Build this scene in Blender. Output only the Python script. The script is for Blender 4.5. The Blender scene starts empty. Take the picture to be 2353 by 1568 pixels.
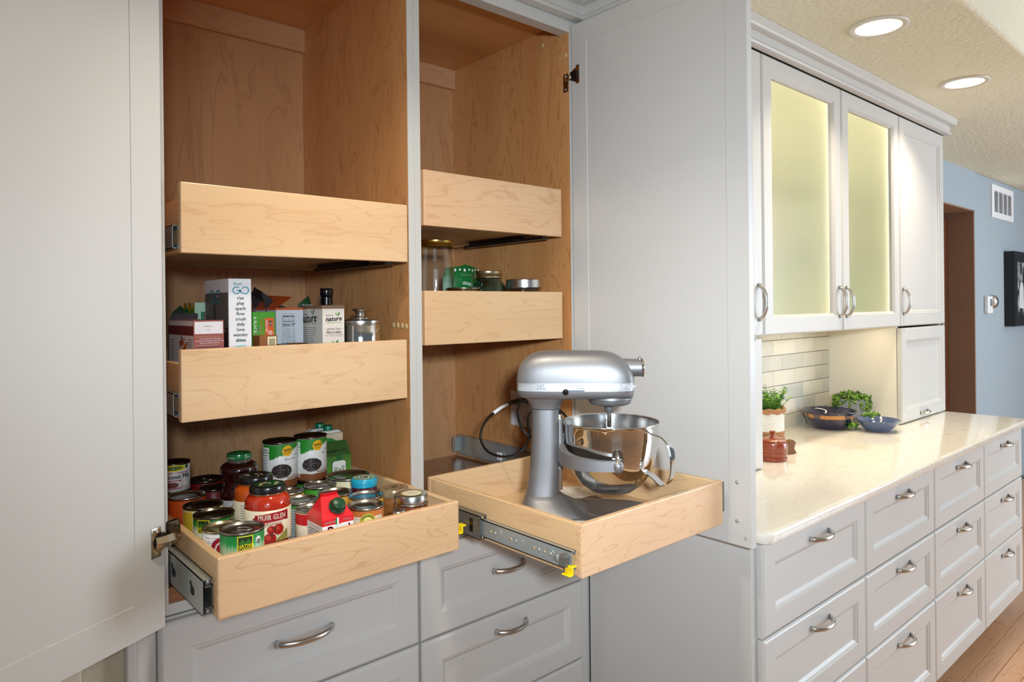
import bpy, bmesh, math, random
from math import sin, cos, pi, radians, sqrt, atan2
from mathutils import Vector, Matrix
random.seed(7)
SC = bpy.context.scene
COL = SC.collection
H = 1.545                      # camera height above the floor; heights below are given relative to the lens

# ------------------------------------------------------------------ camera
YAW, ROLL, FPX = 0.7203238, -0.0103246, 1586.916
fw = Vector((sin(YAW), cos(YAW), 0)); r0 = Vector((cos(YAW), -sin(YAW), 0)); u0 = Vector((0, 0, 1))
rr = cos(ROLL) * r0 + sin(ROLL) * u0; uu = -sin(ROLL) * r0 + cos(ROLL) * u0
cam_d = bpy.data.cameras.new('camera'); cam = bpy.data.objects.new('camera', cam_d); COL.objects.link(cam)
cam.matrix_world = Matrix(((rr.x, uu.x, -fw.x, 0), (rr.y, uu.y, -fw.y, 0), (rr.z, uu.z, -fw.z, H), (0, 0, 0, 1)))
cam_d.sensor_width = 36; cam_d.sensor_fit = 'HORIZONTAL'; cam_d.lens = FPX * 36 / 2353
cam_d.shift_y = -(784 - 705.585) / 2353; cam_d.clip_start = 0.02
SC.camera = cam

# ------------------------------------------------------------------ light
W = bpy.data.worlds.new('assumed_ambient'); SC.world = W; W.use_nodes = True  # even ambient daylight, assumed; the room behind the camera is left open
W.node_tree.nodes['Background'].inputs[0].default_value = (0.80, 0.90, 1.0, 1)
W.node_tree.nodes['Background'].inputs[1].default_value = 0.13
def area(name, loc, target, sx, sy, power, col, shape='RECTANGLE', spread=pi):
    d = bpy.data.lights.new(name, 'AREA'); d.shape = shape; d.size = sx; d.size_y = sy
    d.energy = power; d.color = col; d.spread = spread
    o = bpy.data.objects.new(name, d); COL.objects.link(o); o.location = loc
    v = Vector(target) - Vector(loc); o.rotation_euler = v.to_track_quat('-Z', 'Y').to_euler()
    return o
area('assumed_daylight', (-1.6, -3.0, H + 0.2), (1.2, 1.4, H - 0.3), 2.2, 1.8, 14, (0.74, 0.87, 1.0))  # bare area light for assumed daylight from behind; no window is built
area('right_run_fill', (6.6, -2.6, H + 0.1), (3.3, 1.0, H - 0.5), 2.6, 2.0, 190, (0.76, 0.87, 1.0))  # added fill light for the right-hand cabinets
# assumed photographer's lamp, unseen, just above and behind the camera
area('assumed_camera_lamp', (-.15, -.43, H + .21), (1.40, 0.93, H - .10), .14, .14, 10.5, (0.80, 0.90, 1.0), 'DISK', radians(80))
VS = SC.view_settings
VS.view_transform = 'Standard'; VS.look = 'None'; VS.gamma = 1.0; VS.use_curve_mapping = False; VS.exposure = 0.2
SC.cycles.max_bounces = 10; SC.cycles.diffuse_bounces = 5; SC.cycles.glossy_bounces = 5; SC.cycles.transmission_bounces = 8; SC.cycles.transparent_max_bounces = 12
SC.cycles.use_denoising = True; SC.cycles.sample_clamp_indirect = 4.0
SC.cycles.caustics_reflective = False; SC.cycles.caustics_refractive = False

# ------------------------------------------------------------------ materials
def lin(c):
    c /= 255.0
    return c / 12.92 if c <= 0.04045 else ((c + 0.055) / 1.055) ** 2.4
def S(r, g, b): return (lin(r), lin(g), lin(b), 1)
MATS = {}
def base(name):
    m = bpy.data.materials.new(name); m.use_nodes = True; MATS[name] = m
    return m, m.node_tree, m.node_tree.nodes['Principled BSDF']
def setp(p, **k):
    for a, v in k.items():
        n = {'rough': 'Roughness', 'metal': 'Metallic', 'spec': 'Specular IOR Level', 'coat': 'Coat Weight', 'trans': 'Transmission Weight',
             'ior': 'IOR', 'alpha': 'Alpha', 'emis': 'Emission Strength', 'sss': 'Subsurface Weight', 'aniso': 'Anisotropic', 'coatr': 'Coat Roughness'}[a]
        p.inputs[n].default_value = v
def noise_bump(nt, p, scale, strength, dist=0.002, detail=3, stretch=None):
    tc = nt.nodes.new('ShaderNodeTexCoord'); n = nt.nodes.new('ShaderNodeTexNoise'); b = nt.nodes.new('ShaderNodeBump')
    n.inputs['Scale'].default_value = scale; n.inputs['Detail'].default_value = detail
    src = tc.outputs['Object']
    if stretch:
        mp = nt.nodes.new('ShaderNodeMapping'); mp.inputs['Scale'].default_value = stretch
        nt.links.new(src, mp.inputs[0]); src = mp.outputs[0]
    nt.links.new(src, n.inputs['Vector']); nt.links.new(n.outputs[0], b.inputs['Height'])
    b.inputs['Strength'].default_value = strength; b.inputs['Distance'].default_value = dist
    nt.links.new(b.outputs[0], p.inputs['Normal'])
def plain(name, col, var=0.0, vscale=8.0, bump=None, **k):
    """one colour, optionally with a soft mottling, and a fine bump"""
    if name in MATS: return MATS[name]
    m, nt, p = base(name); setp(p, **({'rough': 0.5} | k))
    if var:
        tc = nt.nodes.new('ShaderNodeTexCoord'); n = nt.nodes.new('ShaderNodeTexNoise'); mx = nt.nodes.new('ShaderNodeMix'); mx.data_type = 'RGBA'
        n.inputs['Scale'].default_value = vscale; n.inputs['Detail'].default_value = 4
        nt.links.new(tc.outputs['Object'], n.inputs['Vector']); nt.links.new(n.outputs[0], mx.inputs['Factor'])
        mx.inputs['A'].default_value = tuple(c * (1 - var) for c in col[:3]) + (1,); mx.inputs['B'].default_value = tuple(min(1, c * (1 + var)) for c in col[:3]) + (1,)
        nt.links.new(mx.outputs['Result'], p.inputs['Base Color'])
    else: p.inputs['Base Color'].default_value = col
    if bump: noise_bump(nt, p, *bump)
    return m
def glow(name, col, strength):
    m, nt, p = base(name); p.inputs['Base Color'].default_value = col; p.inputs['Emission Color'].default_value = col; setp(p, emis=strength, rough=.5)
    return m
def wood(name, light, dark, line, grain='x', ring=7.0, lines=0.5, rough=0.38, coat=0.15, seed=0.0, fleck=0.25):
    """figured maple: cathedral rings, long pores, slow colour drift; grain runs along the given object axis"""
    m, nt, p = base(name); N = nt.nodes; L = nt.links
    setp(p, rough=rough, coat=coat, coatr=.3)
    tc = N.new('ShaderNodeTexCoord'); mp = N.new('ShaderNodeMapping')
    s = {'x': (0.75, 4.6, 4.6), 'y': (4.6, 0.75, 4.6), 'z': (4.6, 4.6, 0.75)}[grain]
    mp.inputs['Scale'].default_value = s; mp.inputs['Location'].default_value = (seed, seed * .7, seed * 1.3)
    L.new(tc.outputs['Object'], mp.inputs[0])
    n1 = N.new('ShaderNodeTexNoise'); n1.inputs['Scale'].default_value = 2.6; n1.inputs['Detail'].default_value = 3; n1.inputs['Distortion'].default_value = .5
    L.new(mp.outputs[0], n1.inputs['Vector'])
    mul = N.new('ShaderNodeMath'); mul.operation = 'MULTIPLY'; mul.inputs[1].default_value = ring; L.new(n1.outputs[0], mul.inputs[0])
    fr = N.new('ShaderNodeMath'); fr.operation = 'FRACT'; L.new(mul.outputs[0], fr.inputs[0])
    cr = N.new('ShaderNodeValToRGB'); e = cr.color_ramp.elements; e[0].position = 0; e[0].color = (1, 1, 1, 1); e[1].position = .14; e[1].color = (0, 0, 0, 1)
    e2 = e.new(.93); e2.color = (0, 0, 0, 1); e3 = e.new(1.0); e3.color = (.6, .6, .6, 1)
    L.new(fr.outputs[0], cr.inputs[0])
    n2 = N.new('ShaderNodeTexNoise'); n2.inputs['Scale'].default_value = 1.1; n2.inputs['Detail'].default_value = 5
    L.new(mp.outputs[0], n2.inputs['Vector'])
    mp3 = N.new('ShaderNodeMapping'); mp3.inputs['Scale'].default_value = tuple((6 if a < 1 else 60) for a in s); L.new(tc.outputs['Object'], mp3.inputs[0])
    n3 = N.new('ShaderNodeTexNoise'); n3.inputs['Scale'].default_value = 2.0; n3.inputs['Detail'].default_value = 3; L.new(mp3.outputs[0], n3.inputs['Vector'])
    c3 = N.new('ShaderNodeValToRGB'); c3.color_ramp.elements[0].position = .62; c3.color_ramp.elements[0].color = (0, 0, 0, 1); c3.color_ramp.elements[1].position = .80; c3.color_ramp.elements[1].color = (fleck,) * 3 + (1,)
    L.new(n3.outputs[0], c3.inputs[0])
    a = N.new('ShaderNodeMix'); a.data_type = 'RGBA'; a.inputs['A'].default_value = light; a.inputs['B'].default_value = dark
    rmp = N.new('ShaderNodeMapRange'); rmp.inputs[1].default_value = .35; rmp.inputs[2].default_value = .68; L.new(n2.outputs[0], rmp.inputs[0]); L.new(rmp.outputs[0], a.inputs['Factor'])
    b = N.new('ShaderNodeMix'); b.data_type = 'RGBA'; b.inputs['B'].default_value = line
    mm = N.new('ShaderNodeMath'); mm.operation = 'MULTIPLY'; mm.inputs[1].default_value = lines; L.new(cr.outputs[0], mm.inputs[0])
    L.new(mm.outputs[0], b.inputs['Factor']); L.new(a.outputs['Result'], b.inputs['A'])
    c = N.new('ShaderNodeMix'); c.data_type = 'RGBA'; c.inputs['B'].default_value = line; L.new(c3.outputs[0], c.inputs['Factor']); L.new(b.outputs['Result'], c.inputs['A'])
    L.new(c.outputs['Result'], p.inputs['Base Color'])
    return m
def thin_glass(name, col, rough=0.02, refl=0.9):
    m = bpy.data.materials.new(name); m.use_nodes = True; nt = m.node_tree; N = nt.nodes; N.clear(); MATS[name] = m
    out = N.new('ShaderNodeOutputMaterial'); t = N.new('ShaderNodeBsdfTransparent'); g = N.new('ShaderNodeBsdfGlossy'); mx = N.new('ShaderNodeMixShader'); lw = N.new('ShaderNodeLayerWeight'); lw.inputs[0].default_value = .5; pw = N.new('ShaderNodeMath'); pw.operation = 'POWER'; pw.inputs[1].default_value = 4.0; fz = N.new('ShaderNodeMath'); fz.operation = 'MULTIPLY_ADD'; fz.inputs[1].default_value = .7; fz.inputs[2].default_value = .045
    nt.links.new(lw.outputs['Facing'], pw.inputs[0]); nt.links.new(pw.outputs[0], fz.inputs[0]); t.inputs[0].default_value = col; g.inputs['Roughness'].default_value = rough; g.inputs[0].default_value = (refl,) * 3 + (1,)
    nt.links.new(fz.outputs[0], mx.inputs[0]); nt.links.new(t.outputs[0], mx.inputs[1]); nt.links.new(g.outputs[0], mx.inputs[2]); nt.links.new(mx.outputs[0], out.inputs[0])
    return m

paint = plain('cabinet_paint', S(201, 199, 194), rough=.38, spec=.45, bump=(420, .02, .0005, 2))
maple_x = wood('maple_front', S(228, 193, 149), S(217, 177, 132), S(186, 134, 86), 'x', 9, .34)
maple_x2 = wood('maple_front_two', S(229, 194, 151), S(218, 178, 134), S(188, 136, 88), 'x', 10, .34, seed=3.3)
maple_x3 = wood('maple_front_three', S(229, 192, 149), S(218, 176, 132), S(188, 130, 84), 'x', 13, .42, seed=7.1)
maple_x4 = wood('maple_front_four', S(230, 192, 151), S(219, 176, 134), S(192, 128, 84), 'x', 12, .42, seed=11.7)
maple_y = wood('maple_side', S(230, 196, 150), S(218, 178, 130), S(190, 140, 92), 'y', 7, .35, seed=2.2)
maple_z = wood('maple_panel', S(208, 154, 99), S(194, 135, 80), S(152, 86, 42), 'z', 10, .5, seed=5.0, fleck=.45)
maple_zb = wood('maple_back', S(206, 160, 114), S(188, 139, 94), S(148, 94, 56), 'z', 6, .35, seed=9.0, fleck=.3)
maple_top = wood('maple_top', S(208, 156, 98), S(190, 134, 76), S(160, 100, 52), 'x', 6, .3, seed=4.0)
birch = plain('plywood_edge', S(214, 176, 130), var=.08, vscale=60, rough=.5)
zinc = plain('zinc_steel', S(178, 186, 184), var=.06, vscale=30, metal=.6, rough=.34)
zinc_d = plain('dark_zinc', S(132, 132, 126), metal=.65, rough=.34)
nickel = plain('brushed_nickel', S(205, 203, 198), metal=1.0, rough=.26)
nickel_h = plain('polished_nickel', S(198, 186, 166), metal=1.0, rough=.2)
steel = plain('polished_steel', S(226, 226, 224), metal=1.0, rough=.06)
steel_b = plain('brushed_steel', S(206, 205, 202), metal=1.0, rough=.22)
black_p = plain('black_plastic', S(16, 16, 17), rough=.3)
dark = plain('dark_gap', S(14, 12, 11), rough=.9)
white_p = plain('white_plastic', S(236, 236, 236), rough=.35)
yellow_p = plain('yellow_plastic', S(248, 216, 20), rough=.4)

# ------------------------------------------------------------------ mesh builder
FONT = {}
def text_mesh(s, spacing=1.0):
    k = (s, spacing)
    if k not in FONT:
        cu = bpy.data.curves.new('t', 'FONT'); cu.body = s; cu.align_x = 'CENTER'; cu.align_y = 'CENTER'; cu.resolution_u = 2; cu.space_character = spacing
        o = bpy.data.objects.new('t', cu); me = bpy.data.meshes.new_from_object(o)
        FONT[k] = ([tuple(v.co) for v in me.vertices], [tuple(p.vertices) for p in me.polygons])
        bpy.data.objects.remove(o); bpy.data.curves.remove(cu); bpy.data.meshes.remove(me)
    return FONT[k]
class MB:
    def __init__(self): self.v = []; self.f = []; self.m = []; self.s = []
    def add(self, vs, fs, mi=0, smooth=False):
        b = len(self.v); self.v += [tuple(x) for x in vs]
        for f in fs: self.f.append(tuple(i + b for i in f)); self.m.append(mi); self.s.append(smooth)
        return self
    def box(self, x0, x1, y0, y1, z0, z1, mi=0, bv=0.0):
        if bv <= 0:
            v = [(x, y, z) for z in (z0, z1) for y in (y0, y1) for x in (x0, x1)]
            return self.add(v, [(0, 2, 3, 1), (4, 5, 7, 6), (0, 1, 5, 4), (2, 6, 7, 3), (0, 4, 6, 2), (1, 3, 7, 5)], mi)
        bm = bmesh.new(); bmesh.ops.create_cube(bm, size=1)
        for v in bm.verts: v.co = Vector(((x0 + x1) / 2 + v.co.x * (x1 - x0), (y0 + y1) / 2 + v.co.y * (y1 - y0), (z0 + z1) / 2 + v.co.z * (z1 - z0)))
        bmesh.ops.bevel(bm, geom=list(bm.edges), offset=bv, segments=2, profile=.5, affect='EDGES'); bm.normal_update()
        bm.verts.index_update(); self.add([v.co[:] for v in bm.verts], [[v.index for v in f.verts] for f in bm.faces], mi); bm.free(); return self
    def lathe(self, prof, n=32, mi=0, smooth=True, c=(0, 0, 0), cap=False, sx=1.0, sy=1.0):
        vs = []; fs = []
        for (r, z) in prof:
            for k in range(n):
                a = 2 * pi * k / n; vs.append((c[0] + r * cos(a) * sx, c[1] + r * sin(a) * sy, c[2] + z))
        for i in range(len(prof) - 1):
            for k in range(n): fs.append((i * n + k, i * n + (k + 1) % n, (i + 1) * n + (k + 1) % n, (i + 1) * n + k))
        if cap: fs.append(tuple(range(n))[::-1]); fs.append(tuple((len(prof) - 1) * n + k for k in range(n)))
        return self.add(vs, fs, mi, smooth)
    def tube(self, path, rad, n=10, mi=0, smooth=True, flat=1.0, up=(0, 0, 1), cap=True):
        """rad may be a number or a list; flat squeezes the section along 'up'"""
        P = [Vector(p) for p in path]; vs = []; fs = []; k = len(P)
        if not isinstance(rad, (list, tuple)): rad = [rad] * k
        u = Vector(up)
        for i, p in enumerate(P):
            t = (P[min(i + 1, k - 1)] - P[max(i - 1, 0)]).normalized()
            s = t.cross(u)
            if s.length < 1e-4: s = t.cross(Vector((1, 0, 0)))
            s.normalize(); w = s.cross(t).normalized()
            for j in range(n):
                a = 2 * pi * j / n; vs.append(p + s * cos(a) * rad[i] + w * sin(a) * rad[i] * flat)
        for i in range(k - 1):
            for j in range(n): fs.append((i * n + j, i * n + (j + 1) % n, (i + 1) * n + (j + 1) % n, (i + 1) * n + j))
        if cap: fs.append(tuple(range(n))[::-1]); fs.append(tuple((k - 1) * n + j for j in range(n)))
        return self.add(vs, fs, mi, smooth)
    def prism(self, poly, fn, d, mi=0, smooth=False):
        """poly in 2D, fn(u,v,w)->3D, extruded w from 0 to d"""
        n = len(poly); vs = [fn(u, v, 0) for u, v in poly] + [fn(u, v, d) for u, v in poly]
        fs = [tuple(range(n))[::-1], tuple(range(n, 2 * n))] + [(i, (i + 1) % n, n + (i + 1) % n, n + i) for i in range(n)]
        return self.add(vs, fs, mi, smooth)
    def rings(self, w, h, rs, fill=True, mi=0, fn=None, start=True):
        """nested rectangles w x h centred on 0, each (inset, depth); lofted; fn(u,v,d)->3D"""
        fn = fn or (lambda u, v, d: (u, -d, v)); vs = []; fs = []
        for ins, d in rs:
            a = w / 2 - ins; b = h / 2 - ins
            vs += [fn(-a, -b, d), fn(a, -b, d), fn(a, b, d), fn(-a, b, d)]
        for i in range(len(rs) - 1):
            for k in range(4): fs.append((i * 4 + k, i * 4 + (k + 1) % 4, i * 4 + 4 + (k + 1) % 4, i * 4 + 4 + k))
        if start: fs.append((3, 2, 1, 0))
        if fill: e = (len(rs) - 1) * 4; fs.append((e, e + 1, e + 2, e + 3))
        return self.add(vs, fs, mi)
    # ---- flat print laid on a surface: fn(u,v,layer)->3D
    def poly(self, pts, fn, layer=0, mi=0):
        us = [p[0] for p in pts]; u0, u1 = min(us), max(us)
        if not getattr(fn, 'curved', False) or u1 - u0 < .004: return self.add([fn(u, v, layer) for u, v in pts], [tuple(range(len(pts)))], mi)
        n = int(math.ceil((u1 - u0) / .0035))          # cut into upright strips so that the print follows the curve
        for i in range(n):
            q = clip_u(clip_u(pts, u0 + (u1 - u0) * i / n, 1), u0 + (u1 - u0) * (i + 1) / n, -1)
            if len(q) > 2: self.add([fn(u, v, layer) for u, v in q], [tuple(range(len(q)))], mi)
        return self
    def rect(self, u0, u1, v0, v1, fn, layer=0, mi=0, n=6):
        vs = []; fs = []
        if getattr(fn, 'curved', False): n = max(n, int(abs(u1 - u0) / .0035))
        for i in range(n + 1):
            u = u0 + (u1 - u0) * i / n; vs += [fn(u, v0, layer), fn(u, v1, layer)]
        for i in range(n): fs.append((2 * i, 2 * i + 2, 2 * i + 3, 2 * i + 1))
        return self.add(vs, fs, mi)
    def disc(self, u, v, a, b, fn, layer=0, mi=0, n=20):
        if getattr(fn, 'curved', False) and a > .004: return self.poly([(u + a * cos(2 * pi * k / n), v + b * sin(2 * pi * k / n)) for k in range(n)], fn, layer, mi)
        return self.add([fn(u, v, layer)] + [fn(u + a * cos(2 * pi * k / n), v + b * sin(2 * pi * k / n), layer) for k in range(n)], [(0, 1 + k, 1 + (k + 1) % n) for k in range(n)], mi)
    def ringd(self, u, v, a, b, t, fn, layer=0, mi=0, n=24, a0=0.0, a1=2 * pi):
        vs = []; fs = []
        for k in range(n + 1):
            an = a0 + (a1 - a0) * k / n; vs += [fn(u + a * cos(an), v + b * sin(an), layer), fn(u + (a - t) * cos(an), v + (b - t) * sin(an), layer)]
        for k in range(n): fs.append((2 * k, 2 * k + 2, 2 * k + 3, 2 * k + 1))
        return self.add(vs, fs, mi)
    def text(self, s, u, v, size, fn, layer=2, mi=0, sx=1.0, rot=0.0, arc=None, slant=0.0, spacing=1.0, bold=0.0):
        V, F = text_mesh(s, spacing); out = []
        for x, y, _ in V:
            x = x * size * sx + slant * y * size; y *= size
            if arc: an = x / arc; x, y = (arc + y) * sin(an), (arc + y) * cos(an) - arc
            if rot: x, y = x * cos(rot) - y * sin(rot), x * sin(rot) + y * cos(rot)
            out.append((u + x, v + y))
        if getattr(fn, 'curved', False) and size > .005:
            for f in F: self.poly([out[i] for i in f], fn, layer, mi)
        else: self.add([fn(a, b, layer) for a, b in out], F, mi)
        if bold:
            for du, dv in ((bold, 0), (-bold, 0), (0, bold)):
                self.add([fn2 for fn2 in [(a[0], a[1], a[2]) for a in [self._sh(fn, x, y, size, sx, slant, arc, rot, u + du, v + dv, layer) for x, y, _ in V]]], F, mi)
        return self
    def _sh(self, fn, x, y, size, sx, slant, arc, rot, u, v, layer):
        x = x * size * sx + slant * y * size; y *= size
        if arc: an = x / arc; x, y = (arc + y) * sin(an), (arc + y) * cos(an) - arc
        if rot: x, y = x * cos(rot) - y * sin(rot), x * sin(rot) + y * cos(rot)
        return fn(u + x, v + y, layer)
    def lines(self, u0, u1, v0, n, dv, t, fn, layer=2, mi=0, seed=1):
        """rows of tiny print too small to read, as broken dashes"""
        R = random.Random(seed)
        for i in range(n):
            v = v0 - i * dv; u = u0; end = u1 - R.random() * (u1 - u0) * .25
            while u < end:
                w = min((u1 - u0) * R.uniform(.06, .18), end - u); self.rect(u, u + w, v - t / 2, v + t / 2, fn, layer, mi, n=1); u += w + (u1 - u0) * .025
        return self
    def mesh(self, name):
        me = bpy.data.meshes.new(name); me.from_pydata(self.v, [], self.f); me.polygons.foreach_set('material_index', self.m); me.polygons.foreach_set('use_smooth', self.s); me.update(); return me
    def build(self, name, mats, parent=None, loc=None, rot=None, kind=None, label=None, auto=None):
        me = self.mesh(name)
        for m in (mats if isinstance(mats, (list, tuple)) else [mats]): me.materials.append(m)
        if auto is not None:
            bm = bmesh.new(); bm.from_mesh(me); bmesh.ops.recalc_face_normals(bm, faces=bm.faces)
            for e in bm.edges: e.smooth = len(e.link_faces) < 2 or e.calc_face_angle(0) < auto
            for f in bm.faces: f.smooth = True
            bm.to_mesh(me); bm.free()
        o = bpy.data.objects.new(name, me); COL.objects.link(o)
        if parent: o.parent = parent
        if loc: o.location = loc
        if rot: o.rotation_euler = rot
        if kind: o['kind'] = kind
        if label: o['label'] = label
        return o
def clip_u(pts, c, s):
    out = []
    for i, a in enumerate(pts):
        b = pts[(i + 1) % len(pts)]; da, db = (a[0] - c) * s, (b[0] - c) * s
        if da >= 0: out.append(a)
        if da * db < 0: t = da / (da - db); out.append((c, a[1] + (b[1] - a[1]) * t))
    return out
def thing(name, label, cat, loc=(0, 0, 0), rz=0.0, group=None):
    o = bpy.data.objects.new(name, None); COL.objects.link(o); o.location = loc; o.rotation_euler = (0, 0, rz); o.empty_display_size = .05
    o['label'] = label; o['category'] = cat
    if group: o['group'] = group
    return o
def tag(o, label, cat, group=None):
    o['label'] = label; o['category'] = cat
    if group: o['group'] = group
    return o
def share(src, name, parent, loc=(0, 0, 0), rot=(0, 0, 0), scale=(1, 1, 1)):
    o = bpy.data.objects.new(name, src.data); COL.objects.link(o); o.parent = parent; o.location = loc; o.rotation_euler = rot; o.scale = scale; return o
def curved(f): f.curved = True; return f
def cyl(r, a0, lay=0.0004):
    """print wrapped on a round wall; u to the right as seen from outside, v up"""
    return curved(lambda u, v, l: ((r + lay * (l + 1)) * cos(a0 + u / r), (r + lay * (l + 1)) * sin(a0 + u / r), v))
def flat(o, ud, vd, lay=0.0004):
    o = Vector(o); ud = Vector(ud); vd = Vector(vd); n = ud.cross(vd).normalized()
    return lambda u, v, l: tuple(o + ud * u + vd * v + n * lay * (l + 1))
def to_cam(x, y): return atan2(-y, -x)

# ================================================================== the setting
def struct(name, mb, mats, parent=None, **k):
    o = mb.build(name, mats, parent, **k)
    if not parent: o['kind'] = 'structure'
    return o
ceil_m = plain('ceiling_texture', S(234, 230, 206), rough=.85, bump=(55, .55, .012, 5))
wall_bl = plain('blue_wall', S(156, 168, 175), rough=.8, bump=(60, .25, .006, 4))
wall_cr = plain('cream_wall', S(206, 200, 176), rough=.85, bump=(70, .5, .01, 5))
tan = plain('warm_shade_jamb', S(152, 118, 94), rough=.7, bump=(60, .25, .006, 4))  # warm shading of the room beyond is put into the jamb colour
floor_m = wood('oak_floor', S(205, 160, 122), S(184, 134, 98), S(138, 92, 62), 'x', 12, .45, rough=.35, coat=.3, seed=1.5)
YW = 1.625; CZ = H + .995
# floor: a subfloor, and each board that shows
fl = struct('floor', MB().box(-3.0, 9.0, -4.0, 1.62, -.05, -.012), dark)
bw = .078; rnd = random.Random(3); protos = []
for L_ in (.9, 1.2, 1.5):
    p = MB().box(0, L_ - .0015, 0, bw - .0015, -.012, 0, bv=.0015); protos.append((L_, p.mesh('plank')))
for _, me in protos: me.materials.append(floor_m)
for i in range(14):
    y = -.10 + i * bw; x = 2.0 - rnd.random() * .8
    while x < 5.6:
        L_, me = rnd.choice(protos); o = bpy.data.objects.new('plank', me); COL.objects.link(o); o.parent = fl; o.location = (x, y, 0); x += L_
MB().box(-3.0, 1.4, -4.0, 1.60, -.012, 0).box(1.4, 9.0, -4, -.1, -.012, 0).box(5.4, 9.0, -.1, 1.60, -.012, -.001).box(1.4, 5.4, -.1 + 14 * bw, 1.60, -.012, -.001).build('board_field', floor_m, fl, kind='stuff')
# ceiling: low soffit over the cabinets with a bull-nosed edge, higher beyond it
LX = [.695, 2.635, 3.605]; LY = .99
cm = MB().box(-3.0, 9.0, .735, 3.0, CZ + .09, CZ + .11)  # unseen slab added above the soffit to keep the world light out
def ceil_rect(x0, x1, y0, y1): cm.add([(x0, y0, CZ), (x0, y1, CZ), (x1, y1, CZ), (x1, y0, CZ)], [(0, 1, 2, 3)])
ceil_rect(-3.0, 9.0, .735, LY - .15); ceil_rect(-3.0, 9.0, LY + .15, 3.0); xs = -3.0
for lx in LX:                       # a round hole for each recessed lamp
    ceil_rect(xs, lx - .15, LY - .15, LY + .15); xs = lx + .15; vs = []
    for k in range(32):
        a = 2 * pi * (k + .5) / 32 + pi / 4; q = .15 / max(abs(cos(a)), abs(sin(a))); vs += [(lx + q * cos(a), LY + q * sin(a), CZ), (lx + .08 * cos(a), LY + .08 * sin(a), CZ)]
    cm.add(vs, [(2 * k, (2 * k + 2) % 64, (2 * k + 3) % 64, 2 * k + 1) for k in range(32)])
    for sx in (-1, 1):
        for sy in (-1, 1):
            ks = [k for k in range(32) if cos(2 * pi * (k + .5) / 32 + pi / 4) * sx > 0 and sin(2 * pi * (k + .5) / 32 + pi / 4) * sy > 0]
            ks.sort(key=lambda k: abs(abs(cos(2 * pi * (k + .5) / 32 + pi / 4)) - abs(sin(2 * pi * (k + .5) / 32 + pi / 4))))
            cm.add([(lx + .15 * sx, LY + .15 * sy, CZ), vs[2 * ks[0]], vs[2 * ks[1]]], [(0, 1, 2)])
ceil_rect(xs, 9.0, LY - .15, LY + .15)
n = 8; prof = [(.735 - .02 * sin(pi / 2 * k / n), CZ + .02 - .02 * cos(pi / 2 * k / n)) for k in range(n + 1)] + [(.715, CZ + .55), (.735, CZ + .55)]
cm.prism(prof, lambda u, v, w: (-3.0 + w, u, v), 12.0)
ceiling = struct('ceiling', cm, ceil_m, auto=radians(40))
struct('ceiling_high', MB().box(-3.0, 9.0, -4.0, .735, CZ + .55, CZ + .57), ceil_m)
# recessed lamps in the soffit: trim ring, white reflector, glowing lens
lens_m = glow('lamp_lens', (1.0, .93, .80, 1), 7.0); trim_m = plain('lamp_trim', S(225, 220, 208), rough=.4); refl_m = plain('lamp_reflector', S(245, 240, 228), rough=.35)
def can_light(x, y, label, power):
    t = thing('recessed_light', label, 'ceiling light', (x, y, CZ), 0, 'recessed lights in the soffit')
    MB().lathe([(.098, -.001), (.098, -.005), (.092, -.007), (.078, -.006), (.076, -.001)], 40).build('trim_ring', trim_m, t)
    MB().lathe([(.076, -.004), (.070, .03), (.060, .06)], 40).build('reflector', refl_m, t)
    MB().lathe([(.0605, .052), (.04, .05), (0, .05)], 40).build('lens', lens_m, t)
    d = bpy.data.lights.new('lamp', 'AREA'); d.shape = 'DISK'; d.size = .13; d.energy = power; d.color = (1.0, .87, .68); d.spread = radians(115)
    o = bpy.data.objects.new('lamp', d); COL.objects.link(o); o.parent = t; o.location = (0, 0, -.012)
    # the hole in the soffit is covered from above
    MB().lathe([(.099, 0), (.099, .07), (0, .07)], 24).build('housing', trim_m, t)
can_light(2.635, .99, 'glowing round recessed ceiling light, the nearer and larger of the two', 5.0)
can_light(3.605, .99, 'glowing round recessed ceiling light, the smaller one nearer the blue wall', 5.0)
can_light(.695, .99, 'assumed recessed ceiling light above the stacked tins, past the top edge', 4.6)  # unseen lamp, assumed for the light on the pantry fronts
# back wall, in the pieces left around the doorway
wb = MB().box(1.66, 5.20, YW, YW + .12, 0, CZ).box(6.13, 9.0, YW, YW + .14, 0, CZ, bv=.012).box(5.20, 6.14, YW, YW + .14, H + .70, CZ)
struct('wall_back', wb, wall_bl)
struct('wall_jamb', MB().box(6.115, 6.13, YW + .004, YW + .30, 0, H + .70).box(5.2, 6.13, YW + .004, YW + .30, H + .692, H + .70), tan)
dw = wood('walnut_door', S(104, 58, 28), S(84, 44, 20), S(52, 26, 12), 'z', 8, .6, seed=6.0)
dr = MB().rings(.9, 2.2, [(0, 0), (0, .04), (.012, .045), (.10, .045), (.112, .036), (.125, .036)], fn=lambda u, v, d: (5.66 + u, YW + .22 - d, 1.10 + v)).build('door_1', dw); dr['kind'] = 'structure'
wl = struct('wall_left', MB().box(-3.0, .316, 1.53, 1.60, 0, CZ), wall_cr)
struct('trim_2', MB().box(.20, .243, 1.512, 1.53, 0, H + .5, bv=.004), plain('cream_trim', S(232, 222, 200), rough=.5))
# wall behind and above the pantry niche
struct('wall_niche', MB().box(-.5, 1.75, 2.19, 2.22, 0, CZ).box(1.70, 1.72, 1.66, 2.19, 0, CZ), wall_cr)

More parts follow.
